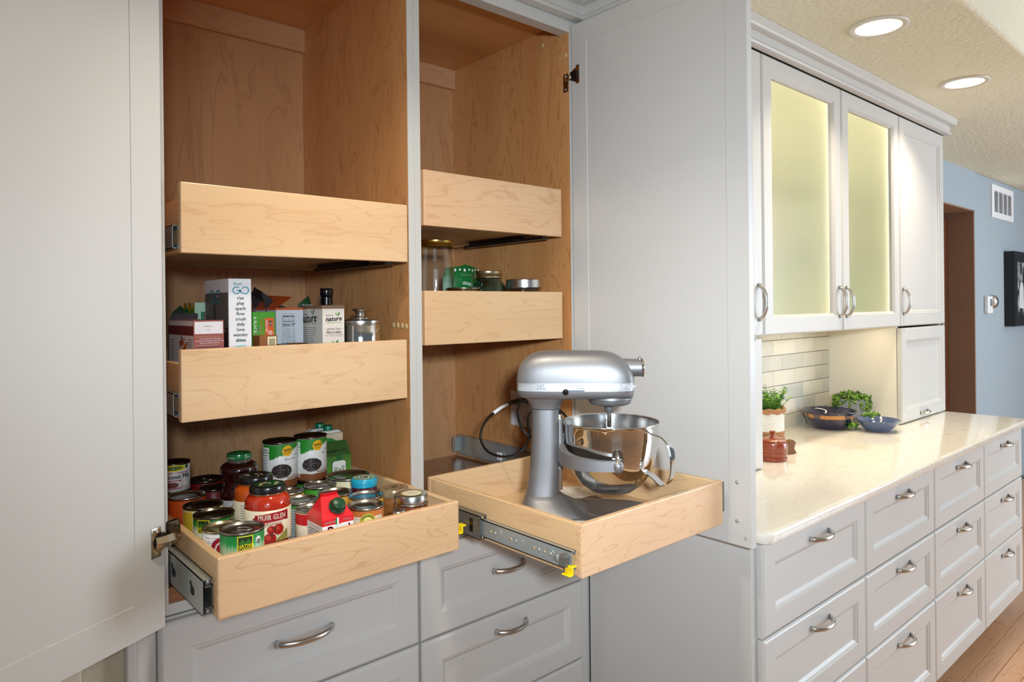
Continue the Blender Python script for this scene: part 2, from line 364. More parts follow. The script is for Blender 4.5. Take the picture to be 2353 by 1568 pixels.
# subway tile: every tile is its own piece on the wall
grout = plain('grout', S(176, 164, 142), rough=.9)
tile_ms = [plain('tile_%d' % i, c, var=.07, vscale=14, rough=.12, coat=.3) for i, c in enumerate((S(214, 211, 200), S(204, 204, 196), S(222, 217, 204), S(196, 197, 190)))]
bs = struct('wall_backsplash', MB().box(2.28, 3.63, 1.617, YW, H - .59, H - .09), grout)
tcache = {}
rnd = random.Random(11)
for row in range(-1, 7):
    z1 = -.168 - .0715 * row + .0715; z0 = z1 - .0715
    za, zb_ = max(z0 + .0012, -.589), min(z1 - .0012, -.095)
    if zb_ - za < .008: continue
    off = 3.102 if (row + 1) % 2 == 1 else 3.021 - .002
    k = -5
    while True:
        x0 = off + (k - 1) * .2117; x1 = x0 + .2117; k += 1
        if x0 > 3.628: break
        xa, xb = max(x0 + .0012, 2.285), min(x1 - .0012, 3.628)
        if xb - xa < .006: continue
        key = (round(xb - xa, 4), round(zb_ - za, 4), rnd.randrange(4))
        if key not in tcache:
            me = MB().box(0, key[0], -.006, 0, 0, key[1], bv=.0015).mesh('tile'); me.materials.append(tile_ms[key[2]]); tcache[key] = me
        o = bpy.data.objects.new('tile', tcache[key]); COL.objects.link(o); o.parent = bs; o.location = (xa, 1.6165 + rnd.uniform(-.0008, .0004), H + za); o.rotation_euler = (rnd.uniform(-.004, .004), 0, rnd.uniform(-.004, .004))

# crown moulding, mitred round the pantry corner and the upper cabinets
def sweep(path, prof, name, m, closed=False):
    """path in plan, prof (out,z); outwards is to the right of travel"""
    mb = MB(); P = [Vector(p) for p in path]; np_ = len(prof); vs = []
    for i, p in enumerate(P):
        d0 = (P[i] - P[i - 1]).normalized() if i else None; d1 = (P[i + 1] - P[i]).normalized() if i < len(P) - 1 else None
        n0 = Vector((d0.y, -d0.x)) if d0 else None; n1 = Vector((d1.y, -d1.x)) if d1 else None
        if n0 is None: nn = n1
        elif n1 is None: nn = n0
        else: nn = (n0 + n1); nn = nn / nn.dot(n0)
        for o, z in prof: vs.append((p.x + nn.x * o, p.y + nn.y * o, H + z))
    fs = []
    for i in range(len(P) - 1):
        for j in range(np_): fs.append((i * np_ + j, i * np_ + (j + 1) % np_, (i + 1) * np_ + (j + 1) % np_, (i + 1) * np_ + j))
    fs.append(tuple(range(np_))); fs.append(tuple((len(P) - 1) * np_ + j for j in range(np_))[::-1])
    mb.add(vs, fs); o = mb.build(name, m, auto=radians(25)); o['kind'] = 'structure'; return o
crown_p = [(0, .994), (.050, .994), (.050, .962), (.046, .956), (.040, .953), (.022, .952), (.022, .926), (.024, .922), (.028, .918), (.029, .913), (.026, .908), (.018, .905), (0, .905)]
sweep([(-.6, 1.515), (1.648, 1.515), (1.648, 1.262), (4.235, 1.262), (4.235, 1.62)], crown_p, 'trim_1', paint)

# ================================================================== cabinets
ZZ = lambda z: H + z
def handle(parent, loc, rot=(0, 0, 0), w=.125, p=.030, r=.0058, m=None):
    """arched bar pull: local x along the bar, -y outwards"""
    n = 18; path = []; rad = []
    for i in range(n + 1):
        t = -1 + 2 * i / n; path.append((t * w / 2, -p * (1 - abs(t) ** 2.2) ** .75 - .001, 0)); rad.append(r * (1.0 + .25 * abs(t) ** 6))
    return MB().tube(path, rad, 10, flat=1.25).build('handle', m or nickel, parent, loc, rot)
def shaker(w, h, t=.021, rail=.062, rec=.010, edge=.005):
    """frame-and-panel front, local x/z centred, back at y=0, face towards -y"""
    return MB().rings(w, h, [(0, 0), (0, t - edge), (edge * .6, t - edge * .35), (edge * 1.2, t), (rail, t), (rail + .003, t - .003), (rail + .008, t - .004), (rail + .016, t - rec), (rail + .017, t - rec)])
# ---- the two tall pantry cabinets
PY = 1.52; PB = 2.15; ZT, ZB = .925, -.60
def pantry(x0, x1, label):
    t = thing('pantry_cabinet', label, 'cabinet', (0, 0, 0), 0, 'tall pantry cabinets')
    c = MB()
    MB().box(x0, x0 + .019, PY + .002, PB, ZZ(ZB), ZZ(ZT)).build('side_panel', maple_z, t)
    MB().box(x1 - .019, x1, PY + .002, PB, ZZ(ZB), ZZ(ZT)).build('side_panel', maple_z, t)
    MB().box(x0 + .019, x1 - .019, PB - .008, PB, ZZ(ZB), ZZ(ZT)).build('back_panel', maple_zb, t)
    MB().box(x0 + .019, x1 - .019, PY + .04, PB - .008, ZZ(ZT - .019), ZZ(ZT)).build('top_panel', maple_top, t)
    MB().box(x0 + .019, x1 - .019, PY + .002, PB - .008, ZZ(ZB), ZZ(ZB + .034)).build('floor_panel', wood('floor_panel_%.1f' % x0, S(150, 108, 76), S(134, 92, 62), S(96, 58, 34), 'x', 6, .3, rough=.2, coat=.4), t)
    MB().box(x0 + .019, x1 - .019, PB - .028, PB - .008, ZZ(.833), ZZ(ZT - .019), bv=.001).build('cleat', wood('cleat_%.1f' % x0, S(210, 168, 126), S(196, 150, 108), S(160, 108, 70), 'x', 8, .3, seed=x0), t)
    # painted front edges
    MB().box(x0, x0 + .0188, PY - .0005, PY + .002, ZZ(ZB - .02), ZZ(ZT), bv=.0004).build('face_edge', paint, t)
    MB().box(x1 - .0188, x1, PY - .0005, PY + .002, ZZ(ZB - .02), ZZ(ZT), bv=.0004).build('face_edge', paint, t)
    MB().box(x0 + .0188, x1 - .0188, PY - .0005, PY + .019, ZZ(ZB - .02), ZZ(ZB + .002)).build('bottom_rail', paint, t)
    MB().box(x0 + .0188, x1 - .0188, PY - .0005, PY + .040, ZZ(.868), ZZ(ZT + .02)).build('top_rail', paint, t)
    return t
LP = pantry(.378, .9995, 'left tall pantry cabinet with maple interior and the drawer of tins pulled out')
RP = pantry(1.000, 1.605, 'right tall pantry cabinet with maple interior and the mixer drawer pulled out')
# bored-hole covers near the front of the side panels
cap_m = plain('hole_cap', S(214, 186, 136), rough=.5)
for (X, y, z, P) in ((.9803, 1.600, -.045, LP), (.9803, 1.577, -.046, LP), (.9803, 1.557, -.047, LP), (.9803, 1.537, -.048, LP), (1.5853, 1.536, .80, RP), (1.5853, 1.64, .862, RP), (1.5853, 1.536, -.255, RP)):
    MB().lathe([(.0075, 0), (.0075, .0008), (.005, .0012), (0, .0012)], 16).build('hole_cap', cap_m, P, (X + .0004, y, ZZ(z)), (0, -pi / 2, 0))

# ---- doors
def open_door(parent, w, h, name, out, stile):
    mb = MB().rings(w, h, [(0, 0), (0, .0195), (.0012, .021), (stile, .021), (stile + .001, .019), (stile + .0015, .019)], fn=lambda u, v, d: (w / 2 + u, out * (.021 - d), h / 2 + v))
    return mb.build(name, paint, parent, auto=radians(20))
# right door stands square to the front, its inner face towards the left
dr_h = .889 + .615
door_r = MB().rings(.606, dr_h, [(0, 0), (0, .0195), (.0012, .021), (.062, .021), (.063, .019), (.0635, .019)], fn=lambda u, v, d: (1.611 - d, 1.2115 - u, ZZ(.137) + v)).build('door', paint, RP)
bolt = MB().lathe([(.0048, 0), (.0048, .001), (.0035, .0028), (.0012, .0034), (0, .0030)], 16).build('screw', zinc, door_r, (1.590, .948, ZZ(-.4535)), (0, -pi / 2, 0))
share(bolt, 'screw', door_r, (1.590, .949, ZZ(-.552)), (0, -pi / 2, 0))
MB().lathe([(.0045, 0), (.0045, .0008), (.003, .0018), (0, .002)], 16).build('bumper', thin_glass('clear_bumper', (.9, .9, .88, 1), .2), door_r, (1.590, .926, ZZ(-.592)), (0, -pi / 2, 0))
# left door swung right round; its inner face looks to the camera
dirx, diry = -.885, -.465
dl = bpy.data.objects.new('door_frame_pivot', None)
ang = atan2(diry, dirx)
door_l = MB().rings(.606, dr_h, [(0, 0), (0, .0195), (.0012, .021), (.067, .021), (.0678, .0198), (.068, .0198)], fn=lambda u, v, d: (.303 + u, d - .021, dr_h / 2 + v)).build('door', paint, LP, (.375, 1.457, ZZ(-.615)), (0, 0, ang))
# hinges: plate on the door, cup, arm and mounting block on the cabinet side
def hinge_left(z):
    m = MB()
    m.box(.010, .030, -.0005, .0022, z - .029, z - .012, bv=.0012).box(.010, .030, -.0005, .0022, z + .012, z + .029, bv=.0012).box(.020, .032, -.0005, .0016, z - .029, z + .029, bv=.0008)
    m.prism([(.022 + .019 * cos(a), .0195 * sin(a)) for a in [pi / 2 + pi * k / 14 for k in range(15)]], lambda u, v, w: (u + .004 - .012, w, z + v), .0014)
    o = m.build('hinge', nickel_h, door_l, auto=radians(35))
    MB().lathe([(.0155, .0016), (.0152, .0018), (0, .0018)], 20).build('hinge_cup', dark, door_l, (.013, 0, z), (-pi / 2, 0, 0))
    a = MB().tube([(.024, .004, z), (.014, .010, z), (.004, .0125, z), (-.010, .012, z), (-.024, .008, z)], [.0068, .0072, .0076, .0078, .006], 4, smooth=False, flat=1.5, up=(0, 0, 1))
    a.build('hinge_arm', nickel_h, door_l, auto=radians(35))
    b = MB().box(-.030, -.012, -.012, .011, z - .009, z + .030, bv=.005).box(-.030, -.003, -.004, .009, z + .006, z + .034, bv=.005)
    b.build('hinge_block', plain('dark_nickel', S(96, 84, 66), metal=1, rough=.28), door_l)
    for dz in (-.021, .021): MB().lathe([(.0042, 0), (.0042, .0012), (.0025, .0018), (0, .0010)], 14).build('screw', nickel_h, door_l, (.020, .0022, z + dz), (-pi / 2, 0, 0))
hinge_left(.170); hinge_left(1.32)
def hinge_right(z):
    MB().box(1.5845, 1.5862, 1.5245, 1.546, ZZ(z - .040), ZZ(z + .018), bv=.0006).build('hinge_plate', nickel_h, RP)
    m = MB().box(1.5875, 1.590, 1.480, 1.494, ZZ(z - .022), ZZ(z + .036), bv=.0008)
    m.prism([(1.494 + .022 * cos(a), .022 * sin(a)) for a in [-pi / 2 + pi * k / 14 for k in range(15)]], lambda u, v, w: (1.590 - w, u, ZZ(z + .007) + v), .0018)
    m.build('hinge', nickel_h, door_r, auto=radians(35))
    MB().box(1.580, 1.5882, 1.484, 1.512, ZZ(z - .008), ZZ(z + .018), bv=.002).build('hinge_cup', black_p, door_r)
    MB().tube([(1.5835, 1.508, ZZ(z + .004)), (1.582, 1.520, ZZ(z)), (1.5835, 1.534, ZZ(z - .004))], .0052, 6, flat=1.6).build('hinge_arm', nickel_h, door_r)
    for dz in (-.032, .010): MB().lathe([(.004, 0), (.004, .001), (.0025, .0016), (0, .001)], 12).build('screw', zinc, RP, (1.5845, 1.536, ZZ(z + dz)), (0, -pi / 2, 0))
hinge_right(.722); hinge_right(-.46)

# ---- pull-out drawers inside the pantry
TS = .0155
def slide_member(mb, x0, x1, y0, y1, z0, z1, mi=0):
    """C-shaped channel along y: web with rolled lips top and bottom"""
    w = x1 - x0
    mb.box(x0, x0 + .0016, y0, y1, z0, z1, mi).box(x0, x1, y0, y1, z1 - .0016, z1, mi, 0).box(x0, x1, y0, y1, z0, z0 + .0016, mi)
    mb.box(x1 - .0016, x1, y0, y1, z1 - .009, z1, mi).box(x1 - .0016, x1, y0, y1, z0, z0 + .009, mi)
    return mb
def inner_drawer(P, x0, x1, yf, z1, z0, fm, depth=.56, name='pull_out_drawer'):
    """closed pull-out with an applied tall front"""
    zs1 = z1 - .030; bx0, bx1 = x0 + .004, x1 - .004; yb = yf + .019
    body = MB().box(bx0 + TS, bx1 - TS, yb + .012, yf + depth - TS, ZZ(z0 + .014), ZZ(z0 + .021)).box(bx0 + TS, bx1 - TS, yb, yb + .014, ZZ(z0 + .006), ZZ(zs1)).box(bx0 + TS, bx1 - TS, yf + depth - TS, yf + depth, ZZ(z0 + .006), ZZ(zs1)).build(name, maple_y, P)
    MB().box(x0, x1, yf, yf + .019, ZZ(z0), ZZ(z1), bv=.0022).build('drawer_front', fm, body)
    MB().box(bx0, bx0 + TS, yb, yf + depth, ZZ(z0 + .004), ZZ(zs1), bv=.002).build('drawer_side', maple_y, body)
    MB().box(bx1 - TS, bx1, yb, yf + depth, ZZ(z0 + .004), ZZ(zs1), bv=.002).build('drawer_side', maple_y, body)
    zc = (z0 + .035)
    ys = max(PY + .006, yf + .026)
    slide_member(MB(), bx0 - .001 - .0118, bx0 - .001, ys, PB - .03, ZZ(zc - .024), ZZ(zc + .024)).build('slide', zinc, body)
    slide_member(MB(), bx1 + .001, bx1 + .0125, ys, PB - .03, ZZ(zc - .024), ZZ(zc + .024)).build('slide', zinc, body)
    # under-mounted runner seen from below
    MB().box(bx1 - .034, bx1 - .008, yf + .05, yf + depth - .10, ZZ(z0 - .005), ZZ(z0 + .003)).box(bx1 - .042, bx1 - .002, yf + .16, yf + depth - .14, ZZ(z0 - .001), ZZ(z0 + .013)).build('runner', plain('runner_dark', S(66, 62, 58), metal=.8, rough=.35), body)
    return body
inner_drawer(LP, .421, .9625, 1.497, .2625, .117, maple_x)
inner_drawer(LP, .421, .9625, 1.505, -.081, -.2305, maple_x2)
inner_drawer(RP, 1.042, 1.565, 1.540, .371, .2205, maple_x4)
inner_drawer(RP, 1.042, 1.565, 1.540, .046, -.1015, maple_x)
def dovetail(mb, x, y, z0, z1, sgn, n=4):
    """pins showing on the drawer side at the front corner"""
    hgt = (z1 - z0) / (n + .5); ps = []
    for k in range(n):
        zc = z0 + hgt * (k + .75)
        mb.prism([(0, -hgt * .22), (0, hgt * .22), (.011, hgt * .34), (.011, -hgt * .34)], lambda u, v, w, zc=zc: (x - sgn * w, y + u, ZZ(zc) + v), .0006)
    return mb
def out_drawer(P, x0, x1, yf, yb, z1, z0, fm):
    """open-topped dovetailed drawer, no applied front"""
    fb = z0 + .012
    body = MB().box(x0 + TS - .004, x1 - TS + .004, yf + TS - .004, yb - TS + .004, ZZ(fb), ZZ(fb + .006)).build('pull_out_drawer', plain('ply_bottom', S(222, 190, 146), var=.05, vscale=6, rough=.45), P)
    MB().box(x0, x1, yf, yf + TS, ZZ(z0), ZZ(z1), bv=.003).build('drawer_front', fm, body)
    MB().box(x0, x1, yb - TS, yb, ZZ(z0 + .004), ZZ(z1), bv=.003).build('drawer_back', maple_x2, body)
    for xa, s in ((x0, 1), (x1 - TS, -1)):
        MB().box(xa + .0003, xa + TS - .0003, yf + TS - .001, yb - TS + .001, ZZ(z0 + .002), ZZ(z1 - .001), bv=.003).build('drawer_side', maple_y, body)
    d = dovetail(MB(), x0, yf + TS - .0105, z0 + .004, z1 - .006, 1, 5)
    d.build('dovetail_pins', birch, body)
    return body
L3 = out_drawer(LP, .419, .962, 1.290, 1.850, -.449, -.5625, maple_x3)
R3 = out_drawer(RP, 1.040, 1.567, .975, 1.535, -.450, -.562, maple_x4)
# ---- heavy ball-bearing slides of the pulled-out drawers
def slide_end(mb, x, y, zlo, zhi):
    for z in (zlo, zhi): mb.lathe([(.0042, 0), (.0042, .0012), (0, .0014)], 14, c=(0, 0, 0)); 
    return mb
def screw_at(parent, loc, rot, r=.0042, m=None): return MB().lathe([(r, 0), (r, .0008), (r * .75, .0020), (r * .3, .0024), (0, .0018)], 14).build('screw', m or zinc, parent, loc, rot)
sl = MB()   # left drawer, outer member pulled far out
slide_member(sl, .4005, .4185, 1.318, 1.62, ZZ(-.557), ZZ(-.492))
sl.build('slide', zinc, L3)
MB().box(.405, .4185, 1.3155, 1.62, ZZ(-.546), ZZ(-.5425)).box(.405, .4185, 1.3155, 1.62, ZZ(-.5065), ZZ(-.503)).box(.4168, .4185, 1.3155, 1.62, ZZ(-.546), ZZ(-.503)).build('slide_inner', zinc_d, L3)
for z in (-.551, -.4975):
    MB().lathe([(.0044, 0), (.0044, .0015), (0, .0016)], 14).build('ball_bearing', plain('bearing_grey', S(150, 152, 156), rough=.35, metal=.5), L3, (.4105, 1.3175, ZZ(z)), (pi / 2, 0, 0))
def slot(parent, x, y, z, s=1.0):
    pts = [(-.016, .012), (-.009, .014), (-.002, .006), (.010, .002), (.013, -.006), (.008, -.013), (-.004, -.013), (-.012, -.009), (-.009, 0)]
    MB().prism([(u * s, v * s) for u, v in pts], lambda u, v, w: (x - w, y - u, ZZ(z) + v), .0006).build('slot', dark, parent)
slot(L3, .4003, 1.375, -.523, .9); slot(L3, .4003, 1.495, -.523, .9)
slide_member(MB(), .4125, .4185, 1.55, 2.12, ZZ(-.557), ZZ(-.492)).build('cabinet_slide', zinc_d, L3)
# right drawer: inner member with embossed slots, screws, lever and yellow tip
ri = MB(); slide_member(ri, 1.0265, 1.0395, .992, 1.50, ZZ(-.546), ZZ(-.506)); ri.build('slide', zinc, R3)
for y0, y1 in ((1.225, 1.275), (1.150, 1.200), (1.055, 1.125)):
    zc = -.526; q = [(y0 + .012 * cos(a), .013 * sin(a)) for a in [pi / 2 + pi * k / 8 for k in range(9)]] + [(y1 - .010 + .012 * cos(a), .013 * sin(a)) for a in [-pi / 2 + pi * k / 8 for k in range(9)]]
    MB().prism(q, lambda u, v, w: (1.0267 - w, u, ZZ(zc) + v), .0012).build('embossed_slot', zinc, R3)
for y in (1.236, 1.163, 1.088, 1.052): screw_at(R3, (1.0252, y, ZZ(-.526)), (0, -pi / 2, 0))
for y in (1.252, 1.180, 1.104, 1.071): MB().lathe([(.0032, 0), (.0032, .0004), (0, .0005)], 12).build('screw_hole', birch, R3, (1.0254, y, ZZ(-.526)), (0, -pi / 2, 0))
MB().lathe([(.008, 0), (.008, .006), (.0075, .0075), (0, .008)], 18).build('release_knob', zinc, R3, (1.0255, 1.026, ZZ(-.527)), (0, -pi / 2, 0))
MB().box(1.014, 1.0262, .998, 1.018, ZZ(-.540), ZZ(-.514), bv=.004).build('release_catch', zinc_d, R3)
def yellow_tip(x, y, z):
    MB().box(x - .003, x + .011, y, y + .022, ZZ(z + .002), ZZ(z + .006), bv=.0018).box(x - .004, x + .0, y - .001, y + .022, ZZ(z - .012), ZZ(z + .005), bv=.0018).box(x - .012, x + .001, y, y + .024, ZZ(z - .014), ZZ(z - .0105), bv=.0016).build('release_lever', yellow_p, R3, label='bright yellow plastic lever')
yellow_tip(1.026, .986, -.541); yellow_tip(1.004, 1.330, -.531)
ro = MB(); slide_member(ro, 1.0195, 1.0395, 1.285, 1.62, ZZ(-.553), ZZ(-.497)); ro.build('slide_outer', zinc_d, R3)
for z in (-.548, -.502): MB().lathe([(.0042, 0), (.0042, .0015), (0, .0016)], 14).build('ball_bearing', nickel_h, R3, (1.0275, 1.2845, ZZ(z)), (pi / 2, 0, 0))
MB().box(1.0192, 1.0202, 1.312, 1.326, ZZ(-.540), ZZ(-.508)).build('stop_clip', black_p, R3)
slide_member(MB(), 1.5672, 1.5795, 1.05, 1.50, ZZ(-.546), ZZ(-.500)).build('slide', zinc_d, R3)
MB().box(1.5675, 1.5760, .9770, .9800, ZZ(-.53), ZZ(-.455)).build('slide_end', zinc_d, R3)
# fixed cabinet member on the right wall of the pantry
cs = MB().box(1.573, 1.5855, 1.50, 2.125, ZZ(-.556), ZZ(-.5535)).box(1.573, 1.5855, 1.50, 2.125, ZZ(-.4865), ZZ(-.484)).box(1.5835, 1.5855, 1.50, 2.125, ZZ(-.556), ZZ(-.484)).box(1.562, 1.5855, 2.122, 2.126, ZZ(-.546), ZZ(-.494)).box(1.556, 1.560, 2.108, 2.126, ZZ(-.546), ZZ(-.494)).box(1.556, 1.5855, 2.1235, 2.1265, ZZ(-.546), ZZ(-.494))
cs.build('cabinet_slide', zinc, RP)
MB().box(1.572, 1.583, 1.86, 1.885, ZZ(-.545), ZZ(-.515), bv=.004).build('slide_latch', white_p, RP)

# ---- base units with drawer fronts below the pantry
def base_unit(x0, x1, yf, seams, label, group, first_handle_dz=0.0, hw=.125, depth=.62):
    t = thing('base_cabinet', label, 'cabinet', (0, 0, 0), 0, group)
    MB().box(x0 + .002, x1 - .002, yf + .022, yf + depth, ZZ(seams[-1]), ZZ(seams[0] + .0015)).build('body', paint, t)
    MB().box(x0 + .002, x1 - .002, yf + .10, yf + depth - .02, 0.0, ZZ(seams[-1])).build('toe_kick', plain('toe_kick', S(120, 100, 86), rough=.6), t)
    for a, b in zip(seams, seams[1:]):
        w = x1 - x0 - .004; hh = a - b - .005
        d = shaker(w, hh, rail=.060, edge=.006).build('drawer_front', paint, t, ((x0 + x1) / 2, yf + .021, ZZ((a + b) / 2)))
        hz = (hh * .5 - .112) if hh < .24 else (hh / 2 - .047)
        handle(d, (0, -.021 if hz > hh / 2 - .06 else -.012, hz if hh > .24 else 0.0), w=hw)
    return t
base_unit(.371, .989, 1.497, [-.625, -.866, -1.112, -1.430], 'drawer base cabinet under the pulled-out drawer of tins', 'drawer base cabinets under the pantry', hw=.135)
base_unit(.993, 1.602, 1.497, [-.625, -.866, -1.112, -1.430], 'drawer base cabinet under the pulled-out mixer drawer', 'drawer base cabinets under the pantry', hw=.115)
# filler strips either side
f = MB().box(.333, .371, 1.515, 1.56, 0.0, ZZ(-.62)).build('filler_panel', paint); tag(f, 'narrow painted filler strip left of the pantry drawers', 'filler')
f = MB().box(.316, .333, 1.500, 1.56, 0.0, ZZ(.9), bv=.003).build('trim_3', paint); f['kind'] = 'structure'
f = MB().box(1.6055, 1.6475, 1.5185, 1.55, 0.0, ZZ(.93)).build('filler_panel', paint); tag(f, 'narrow painted filler strip between the pantry and the end panel', 'filler')

# ---- right-hand run: end panel, four drawer units, worktop, uppers
e = MB().box(1.648, 1.668, .945, 1.512, 0.0, ZZ(-.622), bv=.0015).build('end_panel', paint); tag(e, 'plain painted end panel below the open right pantry door', 'panel')
XS = [1.674, 2.318, 2.957, 3.592, 4.222]
nm = ['nearest the end panel', 'second from the end panel', 'third from the end panel', 'farthest from the end panel']
for i in range(4):
    base_unit(XS[i], XS[i + 1], .926, [-.624, -.880, -1.140, -1.462], 'three-drawer base cabinet under the pale worktop, ' + nm[i], 'drawer base cabinets under the worktop', hw=.118, depth=.68)
ctop, nt, p = base('quartz_worktop'); setp(p, rough=.12, coat=.3)
N = nt.nodes; L = nt.links
tc = N.new('ShaderNodeTexCoord'); mp = N.new('ShaderNodeMapping'); mp.inputs['Scale'].default_value = (1.0, 3.2, 1); mp.inputs['Rotation'].default_value = (0, 0, .5); L.new(tc.outputs['Object'], mp.inputs[0])
n1 = N.new('ShaderNodeTexNoise'); n1.inputs['Scale'].default_value = 6; n1.inputs['Detail'].default_value = 7; n1.inputs['Distortion'].default_value = 1.2; L.new(mp.outputs[0], n1.inputs['Vector'])
cr = N.new('ShaderNodeValToRGB'); el = cr.color_ramp.elements; el[0].position = .49; el[0].color = (0, 0, 0, 1); el[1].position = .505; el[1].color = (1, 1, 1, 1); x = el.new(.52); x.color = (0, 0, 0, 1)
L.new(n1.outputs[0], cr.inputs[0])
n2 = N.new('ShaderNodeTexNoise'); n2.inputs['Scale'].default_value = 3; L.new(tc.outputs['Object'], n2.inputs['Vector'])
mu = N.new('ShaderNodeMath'); mu.operation = 'MULTIPLY'; L.new(cr.outputs[0], mu.inputs[0]); L.new(n2.outputs[0], mu.inputs[1])
mx = N.new('ShaderNodeMix'); mx.data_type = 'RGBA'; mx.inputs['A'].default_value = S(230, 224, 212); mx.inputs['B'].default_value = S(196, 180, 156); L.new(mu.outputs[0], mx.inputs['Factor']); L.new(mx.outputs['Result'], p.inputs['Base Color'])
def rounded_slab(x0, x1, y0, y1, z0, z1, r, rc):
    """worktop with a half-round front nose and a rounded plan corner"""
    mb = MB(); k = 6
    prof = [(-r * (1 - sin(pi / 2 * i / k)), z1 - r * (1 - cos(pi / 2 * i / k))) for i in range(k + 1)][::-1]
    loops = []
    for ins, z in [(0 - 0, z0 + r * .3)] + [(0, z0 + r * .3)]: pass
    lv = [(r * .5, z0), (r * .15, z0 + r * .25), (0, z0 + r * .6), (0, z1 - r)] + [(r * (1 - cos(pi / 2 * i / k)), z1 - r * (1 - sin(pi / 2 * i / k))) for i in range(1, k + 1)]
    vs = []; m_ = 8
    def loop(ins, z):
        pts = [(x1, y0 + ins), (x1, y1), (x0 + ins, y1)]
        c = (x0 + rc, y0 + rc); R = rc - ins
        pts += [(c[0] - R * cos(pi / 2 * i / m_), c[1] - R * sin(pi / 2 * i / m_)) for i in range(m_ + 1)]
        return [(a, b, z) for a, b in pts]
    n_ = m_ + 4
    for ins, z in lv: vs += loop(ins, z)
    fs = []
    for i in range(len(lv) - 1):
        for j in range(n_): fs.append((i * n_ + j, i * n_ + (j + 1) % n_, (i + 1) * n_ + (j + 1) % n_, (i + 1) * n_ + j))
    fs.append(tuple(range(n_))[::-1]); fs.append(tuple((len(lv) - 1) * n_ + j for j in range(n_)))
    mb.add(vs, fs); return mb
wt = rounded_slab(1.652, 4.224, .896, 1.616, ZZ(-.6215), ZZ(-.589), .011, .03).build('worktop', ctop, auto=radians(30)); tag(wt, 'long cream quartz worktop with faint veins and a rounded front edge', 'worktop')
# uppers
led = glow('led_strip', (1.0, .92, .76, 1), 140.0)
int_m = plain('cupboard_interior', S(244, 240, 222), rough=.6)
shelf_glass = thin_glass('shelf_glass', (.93, .96, .93, 1))
frost, nt, p = base('frosted_glass'); N = nt.nodes; L = nt.links
tr = N.new('ShaderNodeBsdfTranslucent'); tr.inputs[0].default_value = (.95, .97, .92, 1); rf = N.new('ShaderNodeBsdfRefraction'); rf.inputs[0].default_value = (.95, .97, .93, 1); rf.inputs['Roughness'].default_value = .4; rf.inputs['IOR'].default_value = 1.15
gl_ = N.new('ShaderNodeBsdfGlossy'); gl_.inputs['Roughness'].default_value = .25; m1 = N.new('ShaderNodeMixShader'); m1.inputs[0].default_value = .5; m2 = N.new('ShaderNodeMixShader'); m2.inputs[0].default_value = .06
L.new(tr.outputs[0], m1.inputs[1]); L.new(rf.outputs[0], m1.inputs[2]); L.new(m1.outputs[0], m2.inputs[1]); L.new(gl_.outputs[0], m2.inputs[2]); L.new(m2.outputs[0], N['Material Output'].inputs[0])
UY = 1.262
def upper(x0, x1, label, glass, hx, z0=-.1145, z1=.903):
    t = thing('wall_cabinet', label, 'cabinet', (0, 0, 0), 0, 'wall cabinets above the worktop')
    a, b = x0 + .002, x1 - .002
    if glass:
        for xa in (a, b - .018): MB().box(xa, xa + .018, UY + .023, YW - .008, ZZ(z0 + .02), ZZ(z1)).build('side_panel', int_m, t)
        MB().box(a + .018, b - .018, YW - .014, YW - .008, ZZ(z0 + .02), ZZ(z1)).build('back_panel', int_m, t)
        MB().box(a + .018, b - .018, UY + .023, YW - .014, ZZ(z1 - .018), ZZ(z1)).build('top_panel', int_m, t)
        MB().box(a + .018, b - .018, UY + .023, YW - .014, ZZ(z0 + .02), ZZ(z0 + .038)).build('floor_panel', int_m, t)
        for zz in (.19, .47):
            MB().box(a + .018, b - .018, UY + .06, YW - .014, ZZ(zz), ZZ(zz + .012), bv=.001).build('shelf', shelf_glass, t)
        MB().box(b - .030, b - .018, UY + .030, UY + .042, ZZ(z0 + .05), ZZ(z1 - .03)).build('led_strip', led, t)
        MB().box(a + .018, a + .028, UY + .028, UY + .038, ZZ(z0 + .05), ZZ(z1 - .03)).build('led_strip', led, t)  # extra strip hidden behind the left stile, added to even out the glow
        MB().box(a + .018, b - .018, UY + .028, UY + .036, ZZ(z1 - .026), ZZ(z1 - .019)).build('led_strip', led, t)  # extra strip along the top, added to brighten the pane
    else:
        MB().box(a, b, UY + .023, YW - .008, ZZ(z0 + .02), ZZ(z1)).build('body', paint, t)
    w = x1 - x0 - .005; hh = z1 - z0 - .003
    c = ((x0 + x1) / 2, UY + .021, ZZ((z0 + z1) / 2))
    if glass:
        d = MB().rings(w, hh, [(0, 0), (0, .016), (.003, .019), (.006, .021), (.062, .021), (.066, .018), (.074, .012), (.074, 0)], fill=False, start=False).add([], [])
        d = d.build('door', paint, t, c)
        MB().box(-(w / 2 - .064), w / 2 - .064, .0004, .0040, -(hh / 2 - .064), hh / 2 - .064).build('glass_pane', frost, d)
    else:
        d = shaker(w, hh, rail=.062).build('door', paint, t, c)
    handle(d, (hx * (w / 2 - .030), -.021, -hh / 2 + .12), (0, pi / 2, 0), w=.125)
    return t
upper(1.674, 2.304, 'solid wall cabinet mostly hidden behind the open right pantry door', False, 1)
ga = upper(2.308, 2.955, 'lit wall cabinet with a frosted glass door, the nearer of two', True, 1)
gb = upper(2.957, 3.590, 'lit wall cabinet with a frosted glass door, the farther of two', True, -1)
upper(3.594, 4.222, 'solid wall cabinet above the roll-up garage near the blue wall', False, -1)
sp = MB().box(1.650, 1.672, 1.285, 1.512, ZZ(-.60), ZZ(.93)).build('end_panel', paint); tag(sp, 'tall painted end panel of the wall cabinets behind the open pantry door', 'panel')
